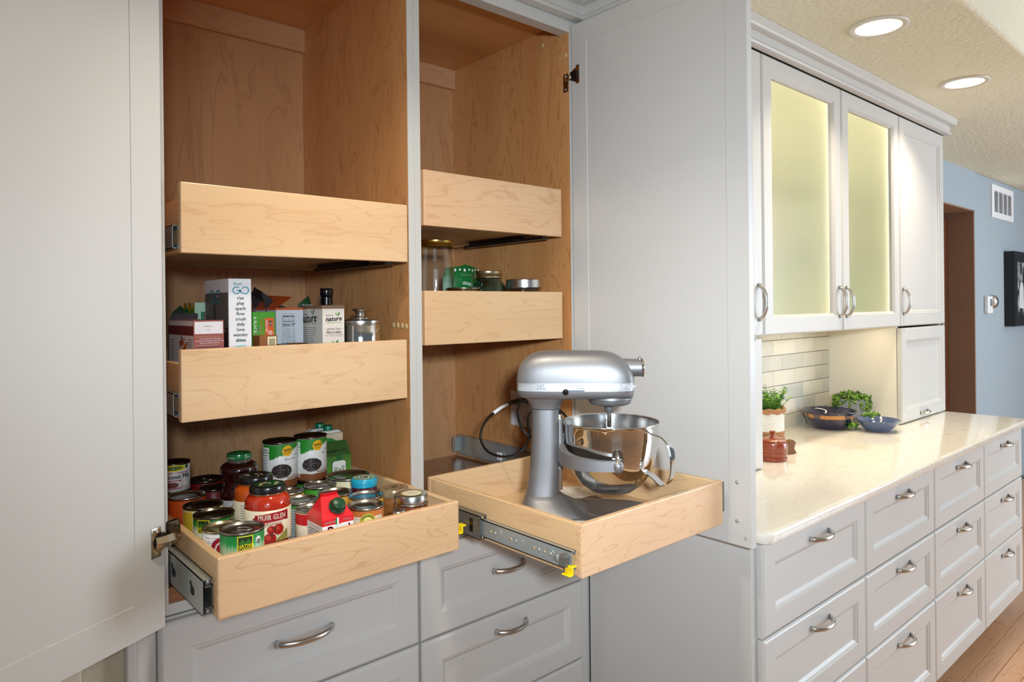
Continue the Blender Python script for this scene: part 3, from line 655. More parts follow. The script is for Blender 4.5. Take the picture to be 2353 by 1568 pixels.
# things standing in the glass cupboards, seen blurred through the panes
for x, y, z, r, h, c, lab in ((2.46, 1.45, .202, .06, .12, S(206, 150, 90), 'amber dish blurred behind the nearer frosted door'), (2.66, 1.47, .202, .05, .20, S(230, 226, 210), 'pale pitcher blurred behind the nearer frosted door'), (2.50, 1.46, -.076, .06, .16, S(200, 214, 180), 'pale green jar blurred behind the nearer frosted door'), (3.10, 1.45, -.076, .06, .15, S(120, 170, 150), 'teal jar blurred behind the farther frosted door'), (3.18, 1.46, .202, .05, .13, S(216, 160, 110), 'terracotta cup blurred behind the farther frosted door'), (3.3, 1.46, .482, .07, .09, S(190, 190, 170), 'grey bowl blurred behind the farther frosted door')):
    o = MB().lathe([(0, 0), (r * .7, 0), (r, h * .3), (r * .9, h * .8), (r * .7, h), (r * .62, h), (r * .8, h * .8), (0, h * .1)], 20).build('jar', plain('ware_%.2f' % x, c, rough=.4), None, (x, y, ZZ(z))); tag(o, lab, 'jar')
# roll-up garages standing on the worktop
def garage(x0, x1, label, hx):
    t = thing('appliance_garage', label, 'cabinet', (0, 0, 0), 0, 'garages standing on the worktop')
    MB().box(x0 + .002, x0 + .020, UY + .024, 1.616, ZZ(-.588), ZZ(-.098)).build('side_panel', plain('cream_panel', S(226, 220, 206), rough=.5), t)
    MB().box(x1 - .020, x1 - .002, UY + .024, 1.616, ZZ(-.588), ZZ(-.098)).build('side_panel', paint, t)
    MB().box(x0 + .020, x1 - .020, 1.60, 1.612, ZZ(-.588), ZZ(-.098)).build('back_panel', paint, t)
    w = x1 - x0 - .006; hh = .462
    d = shaker(w, hh, rail=.06, edge=.006).build('door', paint, t, ((x0 + x1) / 2, UY + .021, ZZ(-.584 + hh / 2)))
    handle(d, (hx, -.021, -hh / 2 + .030), w=.10, p=.022)
    return t
garage(1.676, 2.298, 'counter garage cabinet half hidden behind the open right pantry door', 0)
garage(3.598, 4.222, 'counter garage cabinet with a small pull near the blue wall', -.02)
# under-cabinet lamps
for i, (x, lab) in enumerate(((2.63, 'slim warm lamp under the nearer glass-door cabinet'), (3.27, 'slim warm lamp under the farther glass-door cabinet'))):
    t = thing('under_cabinet_light', lab, 'light', (x, 1.36, ZZ(-.106)), 0, 'under-cabinet lamps')
    MB().box(-.25, .25, -.015, .015, -.002, .010).build('housing', white_p, t)
    d = bpy.data.lights.new('lamp', 'AREA'); d.shape = 'RECTANGLE'; d.size = .5; d.size_y = .02; d.energy = .8; d.color = (1.0, .80, .50)
    o = bpy.data.objects.new('lamp', d); COL.objects.link(o); o.parent = t; o.location = (0, 0, -.004)

# ================================================================== stand mixer in the pulled-out drawer
def catmull(P, n=5):
    P = [Vector(p) for p in P]; out = []
    for i in range(len(P) - 1):
        a = P[max(i - 1, 0)]; b = P[i]; c = P[i + 1]; d = P[min(i + 2, len(P) - 1)]
        for k in range(n):
            t = k / n; out.append(.5 * ((2 * b) + (c - a) * t + (2 * a - 5 * b + 4 * c - d) * t * t + (3 * b - a - 3 * c + d) * t ** 3))
    out.append(P[-1]); return out
def outline(xl, xr, hw, e, n=40):
    """rounded plan outline between xl and xr"""
    cx = (xl + xr) / 2; a = (xr - xl) / 2; o = []
    for k in range(n):
        t = 2 * pi * k / n; o.append((cx + a * math.copysign(abs(cos(t)) ** (2 / e), cos(t)), hw * math.copysign(abs(sin(t)) ** (2 / e), sin(t))))
    return o
def loft(mb, levels, n=40, mi=0, cap=True):
    vs = []; fs = []
    for z, xl, xr, hw, e in levels: vs += [(x, y, z) for x, y in outline(xl, xr, hw, e, n)]
    for i in range(len(levels) - 1):
        for j in range(n): fs.append((i * n + j, i * n + (j + 1) % n, (i + 1) * n + (j + 1) % n, (i + 1) * n + j))
    if cap: fs.append(tuple(range(n))[::-1]); fs.append(tuple((len(levels) - 1) * n + j for j in range(n)))
    return mb.add(vs, fs, mi, True)
MS = .0010964
X_ = lambda px: (px - 1330) * MS
Z_ = lambda py: .544 - (py - 704) * MS
pewter = plain('pewter_enamel', S(146, 146, 148), metal=.72, rough=.48, coat=.08, bump=(1500, .05, .0003, 2))
silver_band = plain('silver_band', S(198, 202, 206), metal=.4, rough=.42)
ink_g = plain('grey_print', S(120, 126, 134), rough=.6)
mx_ = thing('stand_mixer', 'pewter grey stand mixer with a polished steel bowl in the maple drawer', 'mixer', (1.274, 1.197, ZZ(-.5435)), radians(-46.8))
h = MB(); loft(h, [(Z_(y), X_(a), X_(b), w, e) for y, a, b, w, e in ((875.5, 1187, 1453, .0635, 5.5), (866, 1187, 1452, .0635, 5.5), (857, 1188, 1450, .0630, 5.4), (848, 1190, 1446, .0620, 5.2), (839, 1193.5, 1441, .0600, 5.0), (831, 1198.5, 1435, .0570, 4.8), (824, 1205, 1428, .0530, 4.6), (818, 1213, 1419, .0480, 4.4), (813, 1222, 1409, .0415, 4.2), (809.5, 1232, 1398, .034, 4.0), (807.3, 1243, 1387, .025, 3.8), (806.2, 1255, 1375, .015, 3.5), (806, 1268, 1362, .005, 3.0))])
h.build('motor_head', pewter, mx_, auto=radians(50))
h = MB(); loft(h, [(Z_(y), X_(a), X_(b), w, 4.5) for y, a, b, w in ((894, 1187.5, 1452.5, .0632), (875, 1187.5, 1452.5, .0632))])
band = h.build('trim_band', silver_band, mx_, auto=radians(50))
h = MB(); loft(h, [(Z_(y), X_(a), X_(b), w, e) for y, a, b, w, e in ((912.5, 1206, 1448, .050, 4), (911, 1198, 1450, .056, 4.2), (907, 1192, 1451, .060, 4.4), (901, 1188, 1452, .0625, 4.5), (894, 1187, 1453, .0635, 4.5))])
h.build('lower_housing', pewter, mx_, auto=radians(50))
# print on the band, on the side towards the room
bf = flat((0, -.0634, Z_(884.5)), (1, 0, 0), (0, 0, 1), .0003)
pr = MB().text('6 QT', X_(1244), .004, .0075, bf).text('575 W', X_(1245), -.0035, .0075, bf)
for s_, px in (('0', 1300), ('STIR', 1307), ('2', 1313), ('4', 1319), ('6', 1325), ('8', 1331.5), ('10', 1337.5)): pr.text(s_, X_(px), .0035, .0066 if s_ != 'STIR' else .0036, bf)
for px, r_ in ((1313, .0008), (1319, .0010), (1325, .0012), (1331.5, .0014), (1337.5, .0016)): pr.disc(X_(px), -.0022, r_, r_, bf, 2, n=10)
pr.text('CAUTION: Unplug before inserting or removing parts', X_(1397), -.0072, .0026, bf)
pr.build('printed_marks', ink_g, band, kind='stuff')
sw = MB(); an = radians(-58); cxb = X_(1452.5) - .028
fnk = lambda u, v, l: (X_(1435) + (u) * .55, -.0634 + .0003 * l + max(0, u) * .9 * .55 + max(0, u) ** 2 * 14, Z_(881) + v)
MB().text('KitchenAid', .018, 0, .0135, lambda u, v, l: (lambda a: (X_(1440) + .013 * sin(a) * 1.0 + .0, -.0634 + .014 * (1 - cos(a)), Z_(882) + v))(max(-.6, min(1.4, u / .016))) if False else (X_(1436) + min(u, .012) + (max(u - .012, 0)) * .35, -.0637 + max(0, u - .004) ** 2 * 28 * .6, Z_(882) + v), mi=0, bold=.0003).build('maker_lettering', plain('silver_letters', S(244, 246, 248), metal=.3, rough=.3), band)
MB().box(X_(1304), X_(1341), -.0642, -.0628, Z_(893.5), Z_(891)).build('speed_slot', plain('slot_blue', S(60, 78, 96), rough=.4), mx_)
MB().lathe([(0, -.0078), (.0045, -.0065), (.0072, -.002), (.0072, .0025), (.0050, .0062), (0, .0076)], 20).build('speed_knob', black_p, mx_, (X_(1299.5), -.0705, Z_(894)), (pi / 2, 0, 0))
# attachment hub
MB().lathe([(.024, -.01), (.0225, .02), (.0215, .046), (.0215, .047), (0, .047)], 28).build('attachment_hub', pewter, mx_, (X_(1428), 0, Z_(846)), (0, pi / 2, 0))
hb = MB().lathe([(.0225, 0), (.0235, .001), (.0235, .005), (.022, .006), (0, .006)], 28).build('hub_cover', steel, mx_, (X_(1471), 0, Z_(846)), (0, pi / 2, 0))
MB().box(X_(1467), X_(1472.5), -.005, .005, Z_(834), Z_(823), bv=.002).lathe([(.0042, -.004), (.0042, .004)], 14, c=(0, 0, 0), cap=True).build('hub_screw', steel_b, mx_) if False else MB().box(X_(1463), X_(1471), -.005, .005, Z_(832), Z_(821), bv=.003).build('hub_clip', steel_b, mx_)
# column
h = MB(); loft(h, [(Z_(y), X_(a), X_(b), w, e) for y, a, b, w, e in ((1134, 1203.5, 1281, .047, 3), (1118, 1207, 1281.5, .045, 3), (1095, 1211, 1282.5, .043, 3), (1060, 1215.5, 1284, .042, 3), (1000, 1219, 1285, .0415, 3), (938, 1219, 1285.5, .042, 3))])
h.build('column', pewter, mx_, auto=radians(50))
h = MB(); loft(h, [(Z_(y), X_(a), X_(b), w, e) for y, a, b, w, e in ((936.6, 1219, 1286, .042, 3), (930, 1217, 1287, .0435, 3), (923, 1213.5, 1290, .046, 3.1), (917, 1210, 1295, .049, 3.3), (912, 1206, 1304, .052, 3.6))])
h.build('neck', pewter, mx_, auto=radians(50))
# base: broad foot plate with a dome running up to the column
h = MB(); loft(h, [(0, -.157, .186, .103, 3.2), (.020, -.157, .187, .104, 3.2), (.028, -.155, .184, .101, 3.2), (.0325, -.150, .178, .096, 3.2)])
h.build('foot_plate', pewter, mx_, auto=radians(40))
h = MB(); loft(h, [(z, a, b, w, e) for z, a, b, w, e in ((.024, -.1565, .030, .100, 3.0), (.036, -.153, .010, .092, 2.9), (.046, -.149, -.012, .081, 2.8), (.056, -.145, -.032, .068, 2.8), (.065, -.1415, -.045, .057, 2.9), (.0735, -.1385, -.0535, .048, 3.0))])
h.build('base_dome', pewter, mx_, auto=radians(50))
# planetary and beater shaft
MB().lathe([(0, Z_(908)), (.054, Z_(908)), (.0565, Z_(912)), (.0565, Z_(915.5)), (.0535, Z_(917)), (.0525, Z_(923)), (.0495, Z_(927)), (.044, Z_(929)), (0, Z_(929))], 40, c=(X_(1399), 0, 0)).build('planetary', pewter, mx_, auto=radians(30))
MB().lathe([(.0125, Z_(928)), (.0115, Z_(944)), (.009, Z_(948)), (0, Z_(948))], 24, c=(X_(1397), 0, 0)).build('shaft_collar', pewter, mx_, auto=radians(40))
sh = MB().lathe([(.0056, Z_(947)), (.0056, Z_(979)), (.004, Z_(982)), (0, Z_(982.5))], 20, c=(X_(1397), 0, 0)).tube([(X_(1397), -.002, Z_(965)), (X_(1389), -.008, Z_(965))], .0022, 8).build('beater_shaft', steel_b, mx_)
# bowl
bx = X_(1400.5)
bo = [(.0, .0775), (.030, .078), (.055, .0845), (.080, .103), (.097, .128), (.1085, .160), (.1145, .190), (.1175, .220), (.1190, .248), (.1215, .2530), (.1225, .2550), (.1215, .2565), (.1185, .2545)]
bi = [(.1170, .248), (.1155, .220), (.1125, .190), (.1065, .161), (.095, .130), (.078, .106), (.053, .088), (.029, .082), (0, .0815)]
bowl = MB().lathe(bo, 56).build('bowl', steel, mx_, (bx, 0, 0))
MB().lathe([(.1185, .2545)] + bi, 56).build('bowl_inside', steel_b, bowl)
ha = radians(-33); path = [(.1165, .236), (.128, .234), (.146, .228), (.160, .212), (.1665, .188), (.167, .160), (.163, .136), (.152, .120), (.138, .116), (.124, .126), (.111, .134), (.0995, .138)]
hp = catmull([(r_ * cos(ha), r_ * sin(ha), z) for r_, z in path], 4)
st = MB(); vs = []; side = Vector((-sin(ha), cos(ha), 0))
for i, p_ in enumerate(hp):
    tg = (hp[min(i + 1, len(hp) - 1)] - hp[max(i - 1, 0)]).normalized(); nn = tg.cross(side).normalized()
    w_ = .0125
    vs += [p_ + side * w_ - nn * .0015, p_ - side * w_ - nn * .0015, p_ - side * (w_ - .002) + nn * .0015, p_ + side * (w_ - .002) + nn * .0015]
st.add(vs, [(4 * i + a, 4 * i + b, 4 * i + 4 + b, 4 * i + 4 + a) for i in range(len(hp) - 1) for a, b in ((0, 1), (1, 2), (2, 3), (3, 0))] + [(3, 2, 1, 0), tuple(4 * (len(hp) - 1) + k for k in range(4))])
st.build('bowl_handle', steel, bowl, auto=radians(40))
for ya in (-1, 1):
    MB().prism([(.013 * cos(a), .004 + .015 * sin(a)) for a in [pi * k / 10 for k in range(11)]] + [(-.013, -.012), (.013, -.012)], lambda u, v, w: (.010 + u, ya * (.1155 + w), .187 + v), .003).build('pin_bracket', steel, bowl)
MB().box(-.126, -.116, -.008, .008, .19, .225, bv=.003).build('spring_latch', steel_b, bowl)
# bowl-lift slide and fork
MB().box(X_(1272), X_(1291), -.024, .024, Z_(1080), Z_(958), bv=.006).build('lift_slide', pewter, mx_)
MB().box(X_(1279), X_(1289), -.017, .017, Z_(1124), Z_(1076), bv=.002).build('lift_rail', steel_b, mx_)
MB().box(X_(1272), X_(1287), -.0262, -.0235, Z_(962), Z_(950), bv=.001).build('lift_stop', plain('ivory_plastic', S(232, 220, 196), rough=.4), mx_)
MB().box(X_(1284), X_(1287.5), -.0256, -.012, Z_(958), Z_(940)).build('lift_groove', dark, mx_)
for s_ in (-1, 1):
    pth = catmull([(X_(1284), s_ * .012, .183), (X_(1290), s_ * .050, .181), (X_(1300), s_ * .090, .178), (X_(1325), s_ * .120, .175), (X_(1365), s_ * .1335, .1725), (X_(1408), s_ * .1345, .171)], 5)
    k = len(pth); m = MB(); vs = []
    for i, p_ in enumerate(pth):
        tg = (pth[min(i + 1, k - 1)] - pth[max(i - 1, 0)]).normalized(); nn = tg.cross(Vector((0, 0, 1))).normalized(); f_ = i / (k - 1)
        hh_ = .026 * (1 - f_) + .0135 * f_; tt = .0085
        vs += [p_ + nn * tt + Vector((0, 0, -hh_ + .003)), p_ + nn * tt + Vector((0, 0, hh_ * .75)), p_ - nn * tt + Vector((0, 0, hh_ * .75)), p_ - nn * tt + Vector((0, 0, -hh_ + .003))]
    m.add(vs, [(4 * i + a, 4 * i + b, 4 * i + 4 + b, 4 * i + 4 + a) for i in range(k - 1) for a, b in ((0, 1), (1, 2), (2, 3), (3, 0))] + [(3, 2, 1, 0), tuple(4 * (k - 1) + j for j in range(4))])
    m.lathe([(0, -.015), (.008, -.0135), (.0125, -.007), (.0135, .002), (.0130, .008), (.0115, .0095), (0, .0095)], 20, c=(X_(1409), s_ * .1345, .170))
    arm = m.build('bowl_arm', pewter, mx_, auto=radians(45))
    MB().lathe([(.0105, 0), (.0105, .001), (.0045, .0015), (.0030, .012), (.0018, .020), (0, .021)], 14, c=(X_(1409), s_ * .1345, .1796)).build('locating_pin', steel, arm)
# power cord, looped behind the mixer and plugged into the pantry outlet
cp = [(1.2157, 1.328, -.2481), (1.2188, 1.3518, -.2508), (1.2243, 1.3737, -.2685), (1.2365, 1.3895, -.2948), (1.2518, 1.3895, -.3295), (1.2684, 1.3748, -.3533), (1.3027, 1.358, -.3639), (1.3528, 1.3407, -.3419), (1.379, 1.3443, -.3191), (1.3952, 1.37, -.3055), (1.4055, 1.4009, -.2989), (1.398, 1.4341, -.2902), (1.3734, 1.4557, -.2899), (1.3504, 1.4626, -.302), (1.3377, 1.4604, -.3304), (1.3335, 1.4508, -.366), (1.32, 1.4493, -.3937), (1.3022, 1.465, -.4157), (1.2854, 1.493, -.4274), (1.2749, 1.5288, -.4276), (1.2732, 1.5702, -.4185), (1.2797, 1.6044, -.3949), (1.2934, 1.619, -.37), (1.3244, 1.6317, -.3425), (1.3596, 1.6408, -.3275)]
inv = Matrix.Translation((1.274, 1.197, ZZ(-.5435))) @ Matrix.Rotation(radians(-46.8), 4, 'Z'); inv.invert()
loc = lambda q: inv @ Vector((q[0], q[1], ZZ(q[2])))
cord = MB().tube(catmull([loc(q) for q in cp], 5), .0038, 8).build('power_cord', plain('black_rubber', S(20, 20, 20), rough=.45), mx_)
MB().tube([loc(q) for q in ((1.3596, 1.6408, -.3275), (1.3952, 1.6494, -.316), (1.4313, 1.6577, -.3095))], .0056, 8).build('cord_tag', white_p, cord)
MB().tube([loc(q) for q in ((1.4313, 1.6576, -.3082), (1.4700, 1.678, -.3083), (1.520, 1.708, -.313), (1.5760, 1.742, -.318))], [.006, .010, .012, .012], 8, flat=.8).build('plug', black_p, cord)
# outlet plate on the pantry side wall
op = thing('outlet', 'white two-gang power outlet on the right pantry wall behind the mixer', 'outlet', (1.5858, 1.755, ZZ(-.350)))
MB().box(-.006, 0, -.058, .058, -.060, .060, bv=.002).build('cover_plate', white_p, op)
for y in (-.027, .027):
    for z in (-.026, .026):
        s_ = MB().box(-.0078, -.005, y - .016, y + .016, z - .019, z + .019, bv=.003).build('socket', plain('socket_white', S(224, 224, 224), rough=.35), op)
        MB().box(-.0084, -.0076, y - .007, y - .005, z - .006, z + .006).box(-.0084, -.0076, y + .005, y + .007, z - .005, z + .005).build('slot', dark, s_)
# sheets of parchment lying crumpled under the mixer
pm = plain('parchment', S(238, 224, 200), rough=.6)
def sheet(cx, cy, w, d, rot, amp, seed, label):
    n_ = 14; vs = []; R = random.Random(seed); ph = [R.uniform(0, 6) for _ in range(4)]
    for i in range(n_ + 1):
        for j in range(n_ + 1):
            u = (i / n_ - .5); v = (j / n_ - .5); z = .002 + amp * (.5 + .5 * sin(u * 7 + ph[0] + v * 3)) * (abs(u) * 1.6) ** 1.5 + amp * .5 * max(0, sin(v * 6 + ph[1])) * abs(v)
            vs.append((u * w, v * d, z))
    fs = [(i * (n_ + 1) + j, (i + 1) * (n_ + 1) + j, (i + 1) * (n_ + 1) + j + 1, i * (n_ + 1) + j + 1) for i in range(n_) for j in range(n_)]
    o = MB().add(vs, fs, 0, True).build('parchment_sheet', pm, None, (cx, cy, ZZ(-.5440)), (0, 0, rot)); tag(o, label, 'paper'); return o
sheet(1.135, 1.412, .12, .12, .3, .030, 3, 'curled cream paper sheet left of the mixer column')
sheet(1.412, 1.385, .20, .15, -.78, .050, 8, 'curled cream paper sheet behind the mixer bowl')

# ================================================================== tins, jars and cartons in the pulled-out left drawer
ZF = -.5444
def C(r, g, b, rough=.42): return plain('print_%d_%d_%d' % (r, g, b), S(r, g, b), rough=rough, coat=.15)
tin = plain('tin_plate', S(188, 186, 182), metal=1, rough=.24); tin_d = plain('dark_tin', S(112, 106, 98), metal=1, rough=.26)
def grad(name, stops, h, streak=0.0, col=None):
    """label print shading along the height"""
    if name in MATS: return MATS[name]
    m, nt, p = base(name); setp(p, rough=.4, coat=.15); N = nt.nodes; L = nt.links
    tc = N.new('ShaderNodeTexCoord'); sx = N.new('ShaderNodeSeparateXYZ'); L.new(tc.outputs['Object'], sx.inputs[0])
    mr = N.new('ShaderNodeMath'); mr.operation = 'DIVIDE'; mr.inputs[1].default_value = h; L.new(sx.outputs['Z'], mr.inputs[0]); src = mr.outputs[0]
    if streak:
        mp = N.new('ShaderNodeMapping'); mp.inputs['Scale'].default_value = (150, 150, 14); L.new(tc.outputs['Object'], mp.inputs[0]); nz = N.new('ShaderNodeTexNoise'); nz.inputs['Scale'].default_value = 1; L.new(mp.outputs[0], nz.inputs['Vector'])
        ma = N.new('ShaderNodeMath'); ma.operation = 'MULTIPLY_ADD'; ma.inputs[1].default_value = streak; L.new(nz.outputs[0], ma.inputs[0]); L.new(src, ma.inputs[2]); src = ma.outputs[0]
    cr = N.new('ShaderNodeValToRGB'); e = cr.color_ramp.elements
    e[0].position, e[0].color = stops[0]; e[1].position, e[1].color = stops[1]
    for q in stops[2:]: x = e.new(q[0]); x.color = q[1]
    L.new(src, cr.inputs[0]); L.new(cr.outputs[0], p.inputs['Base Color']); return m
def can(x, y, r, h, z, label, lab_m, prints=None, mats=(), tab=False, lid=None, seam=.0035, group=None, face=0.0, name='food_can'):
    t = thing(name, label, 'can', (x, y, ZZ(z)), 0, group or 'tins in the pulled-out drawer')
    lid = lid or tin
    body = MB().lathe([(0, .002), (r - .003, .0015), (r - .0005, 0), (r + .0004, .0005), (r + .0004, .0025), (r - .0012, .004), (r - .0012, h - .0045), (r + .0004, h - .003), (r + .0006, h - .0004), (r - .0006, h), (r - .0018, h - .0006), (r - .0026, h - .005), (r - .006, h - .0056), (r - .0085, h - .0046), (r - .0105, h - .0052), (r * .62, h - .0052), (r * .58, h - .0043), (r * .53, h - .0052), (0, h - .0050)], 40).build('body', lid, t)
    m = MB().lathe([(r - .0008, .0048), (r - .0004, .005), (r - .0004, h - .0055), (r - .0008, h - .0052)], 40)
    fn = cyl(r - .0004, to_cam(x, y) + face, .0003)
    if prints: prints(m, fn)
    m.build('paper_label', [lab_m] + list(mats), t)
    if tab:
        tb = MB(); a = to_cam(x, y) + .9; c, s = cos(a), sin(a)
        tb.tube([(c * q * .016 - s * w * .0075 + c * .004, s * q * .016 + c * w * .0075 + s * .004, h - .0028) for q, w in [(cos(k * pi / 8), sin(k * pi / 8)) for k in range(17)]], .0012, 6)
        tb.build('pull_tab', nickel, t)
    return t
WHITE, BLACK = C(240, 238, 232), C(24, 22, 22)
# -- front palm-label tin
nf_m = grad('green_fade', [(0.0, S(236, 232, 210)), (.60, S(240, 240, 228)), (.76, S(216, 228, 196)), (.92, S(24, 140, 62)), (1.0, S(16, 122, 48))], .125, .18)
def nf(u, v, s=1.0, low=None):
    def f(m, fn):
        m.rect(u - .0150 * s, u + .0150 * s, v - .0160 * s, v + .0160 * s, fn, 0, 1).rect(u - .0132 * s, u + .0132 * s, v - .0142 * s, v + .0142 * s, fn, 1, 2)
        m.poly([(u - .012 * s, v + .002), (u - .006 * s, v + .010 * s), (u, v + .004), (u + .006 * s, v + .011 * s), (u + .012 * s, v + .002), (u + .008 * s, v - .001), (u - .008 * s, v - .001)], fn, 2, 3)
        m.text('NATIVE', u, v - .0035 * s, .0088 * s, fn, 3, 1, bold=.0002).text('FOREST', u, v - .0102 * s, .0088 * s, fn, 3, 1, bold=.0002)
        if low: low(m, fn)
    return f
nfm = (C(242, 226, 16), C(22, 44, 22), C(44, 110, 34), WHITE, C(34, 92, 60), C(86, 44, 30))
def nf_low1(m, fn): m.disc(.0315, .106, .0062, .0072, fn, 0, 4).disc(.0315, .1035, .0050, .0040, fn, 1, 5).text('USDA', .0315, .108, .0034, fn, 2, 5).text('ORGANIC', .0315, .1035, .0024, fn, 2, 4); m.disc(-.014, .0735, .012, .009, fn, 1, 1).disc(-.014, .0725, .009, .007, fn, 2, 4).disc(.010, .076, .012, .009, fn, 1, 1).disc(.010, .075, .009, .007, fn, 2, 4)
can(.4842, 1.3475, .0405, .125, ZF, 'green and white tin with a ring-pull, at the near corner of the drawer', nf_m, nf(.0055, .1035, .95, nf_low1), nfm, tab=True, lid=plain('tin_front', S(150, 148, 146), metal=1, rough=.28))
nf_m2 = grad('green_fade_two', [(0.0, S(92, 48, 34)), (.64, S(92, 48, 34)), (.67, S(238, 238, 226)), (.80, S(226, 232, 206)), (.90, S(40, 128, 40)), (1.0, S(24, 104, 30))], .119, .10)
def nf_low2(m, fn): m.text('UNSWEETENED', -.014, .0795, .0056, fn, 1, 1).text('ORGANIC', -.012, .0680, .0140, fn, 1, 4, bold=.0003).text('SIMPLE', -.012, .055, .012, fn, 1, 4); m.rect(.034, .048, .075, .112, fn, 0, 6).lines(.036, .047, .109, 8, .005, .0012, fn, 1, 4)
can(.4828, 1.5056, .0405, .119, ZF, 'green and white tin with a dark lid, between the yellow tin and the red-lettered tin', nf_m2, nf(-.0215, .101, .86, nf_low2), nfm, lid=tin_d)
def ca(m, fn):
    m.disc(-.004, .078, .019, .021, fn, 0, 1).ringd(-.003, .077, .0125, .0135, .0030, fn, 1, 2, a0=.6, a1=5.6).text('a', .0045, .076, .021, fn, 2, 2, bold=.0004)
    m.text('New Look', -.0225, .0985, .0070, fn, 0, 3, slant=.2).text('Same Great', -.0225, .0925, .0040, fn, 0, 3).text('Product', -.0225, .0880, .0050, fn, 0, 3).lines(-.040, -.030, .075, 10, .004, .0012, fn, 0, 1)
can(.4750, 1.4275, .0390, .111, ZF, 'white tin with a big red emblem, tucked behind the near corner tin', WHITE, ca, (C(176, 20, 34), WHITE, C(44, 54, 128)), lid=plain('tin_gold', S(196, 188, 160), metal=1, rough=.24))
def ye(m, fn):
    m.rect(-.05, .02, .01, .115, fn, 0, 1, 10).rect(-.05, -.022, .01, .112, fn, 1, 2, 6)
    m.poly([(-.042, .055), (-.034, .062), (-.024, .057), (-.014, .063), (-.004, .056), (-.004, .068), (-.014, .074), (-.024, .068), (-.034, .076), (-.042, .068)], fn, 2, 3)
    m.rect(-.006, .020, .012, .050, fn, 2, 4).rect(-.003, .017, .015, .047, fn, 3, 1)
can(.4859, 1.5874, .0405, .120, ZF, 'pale yellow tin with a dark lid and blue shapes on its label', C(226, 210, 140), ye, (C(228, 216, 160), C(206, 180, 46), C(150, 160, 172), C(170, 60, 30)), lid=tin_d)
orange_m = plain('orange_net', S(206, 78, 22), var=.18, vscale=240, rough=.4)
def orr(m, fn): m.rect(-.004, .020, .006, .098, fn, 0, 1).rect(-.0005, .0002, .01, .09, fn, 1, 2, 1).disc(-.001, .094, .0022, .0015, fn, 1, 2)
can(.4765, 1.6690, .0402, .126, ZF, 'orange tin with a plain white stripe, beside the hinge', orange_m, orr, (C(206, 206, 206), C(40, 110, 80)))
can(.5564, 1.7940, .0395, .127, ZF, 'dark red tin with a ring-pull at the back left of the drawer', C(110, 12, 18), tab=True, lid=tin_d)
can(.5525, 1.7215, .0325, .120, ZF, 'small dark red tin half hidden behind the purple juice jar', C(112, 14, 18), lid=tin_d)
# -- stacked tin of milk on a cream tin
can(.4796, 1.7817, .0385, .112, ZF, 'cream tin underneath the small white milk tin', C(226, 206, 140), lid=tin_d)
def coco(m, fn):
    n_ = 18; c_ = (-.004, .0600)
    m.poly([(c_[0] + (.030 if k % 2 else .0255) * cos(pi * k / n_), c_[1] + (.0085 if k % 2 else .0068) * sin(pi * k / n_)) for k in range(2 * n_)], fn, 0, 1).disc(c_[0], c_[1], .022, .0042, fn, 1, 2).text("NATURE'S DR. ORGANIC", c_[0], c_[1], .0042, fn, 2, 1)
    m.disc(.0265, .0610, .0045, .0045, fn, 0, 2).text('Sweetened Condensed', -.004, .0490, .0092, fn, 0, 3, sx=.82, bold=.0002).text('Coconut Milk', .0015, .0395, .0150, fn, 0, 4, sx=.80, bold=.0004)
    m.rect(-.024, .012, .0290, .0320, fn, 0, 3).text('Rich & Smooth', -.004, .0305, .0034, fn, 1, 0).disc(-.008, .0205, .014, .0065, fn, 0, 5).disc(.0225, .0210, .012, .0075, fn, 0, 6).disc(.0225, .0222, .0095, .0052, fn, 1, 0).rect(-.020, .014, .0110, .0145, fn, 1, 3).text('NET WT 7.4 OZ (210g)', -.003, .0127, .0036, fn, 2, 0)
can(.4796, 1.7817, .0365, .0705, ZF + .1121, 'small white milk tin standing on a cream tin at the left edge', WHITE, coco, (C(240, 222, 40), C(30, 84, 48), C(168, 28, 44), BLACK, C(120, 60, 52), C(206, 196, 160)), lid=tin_d, face=.12)
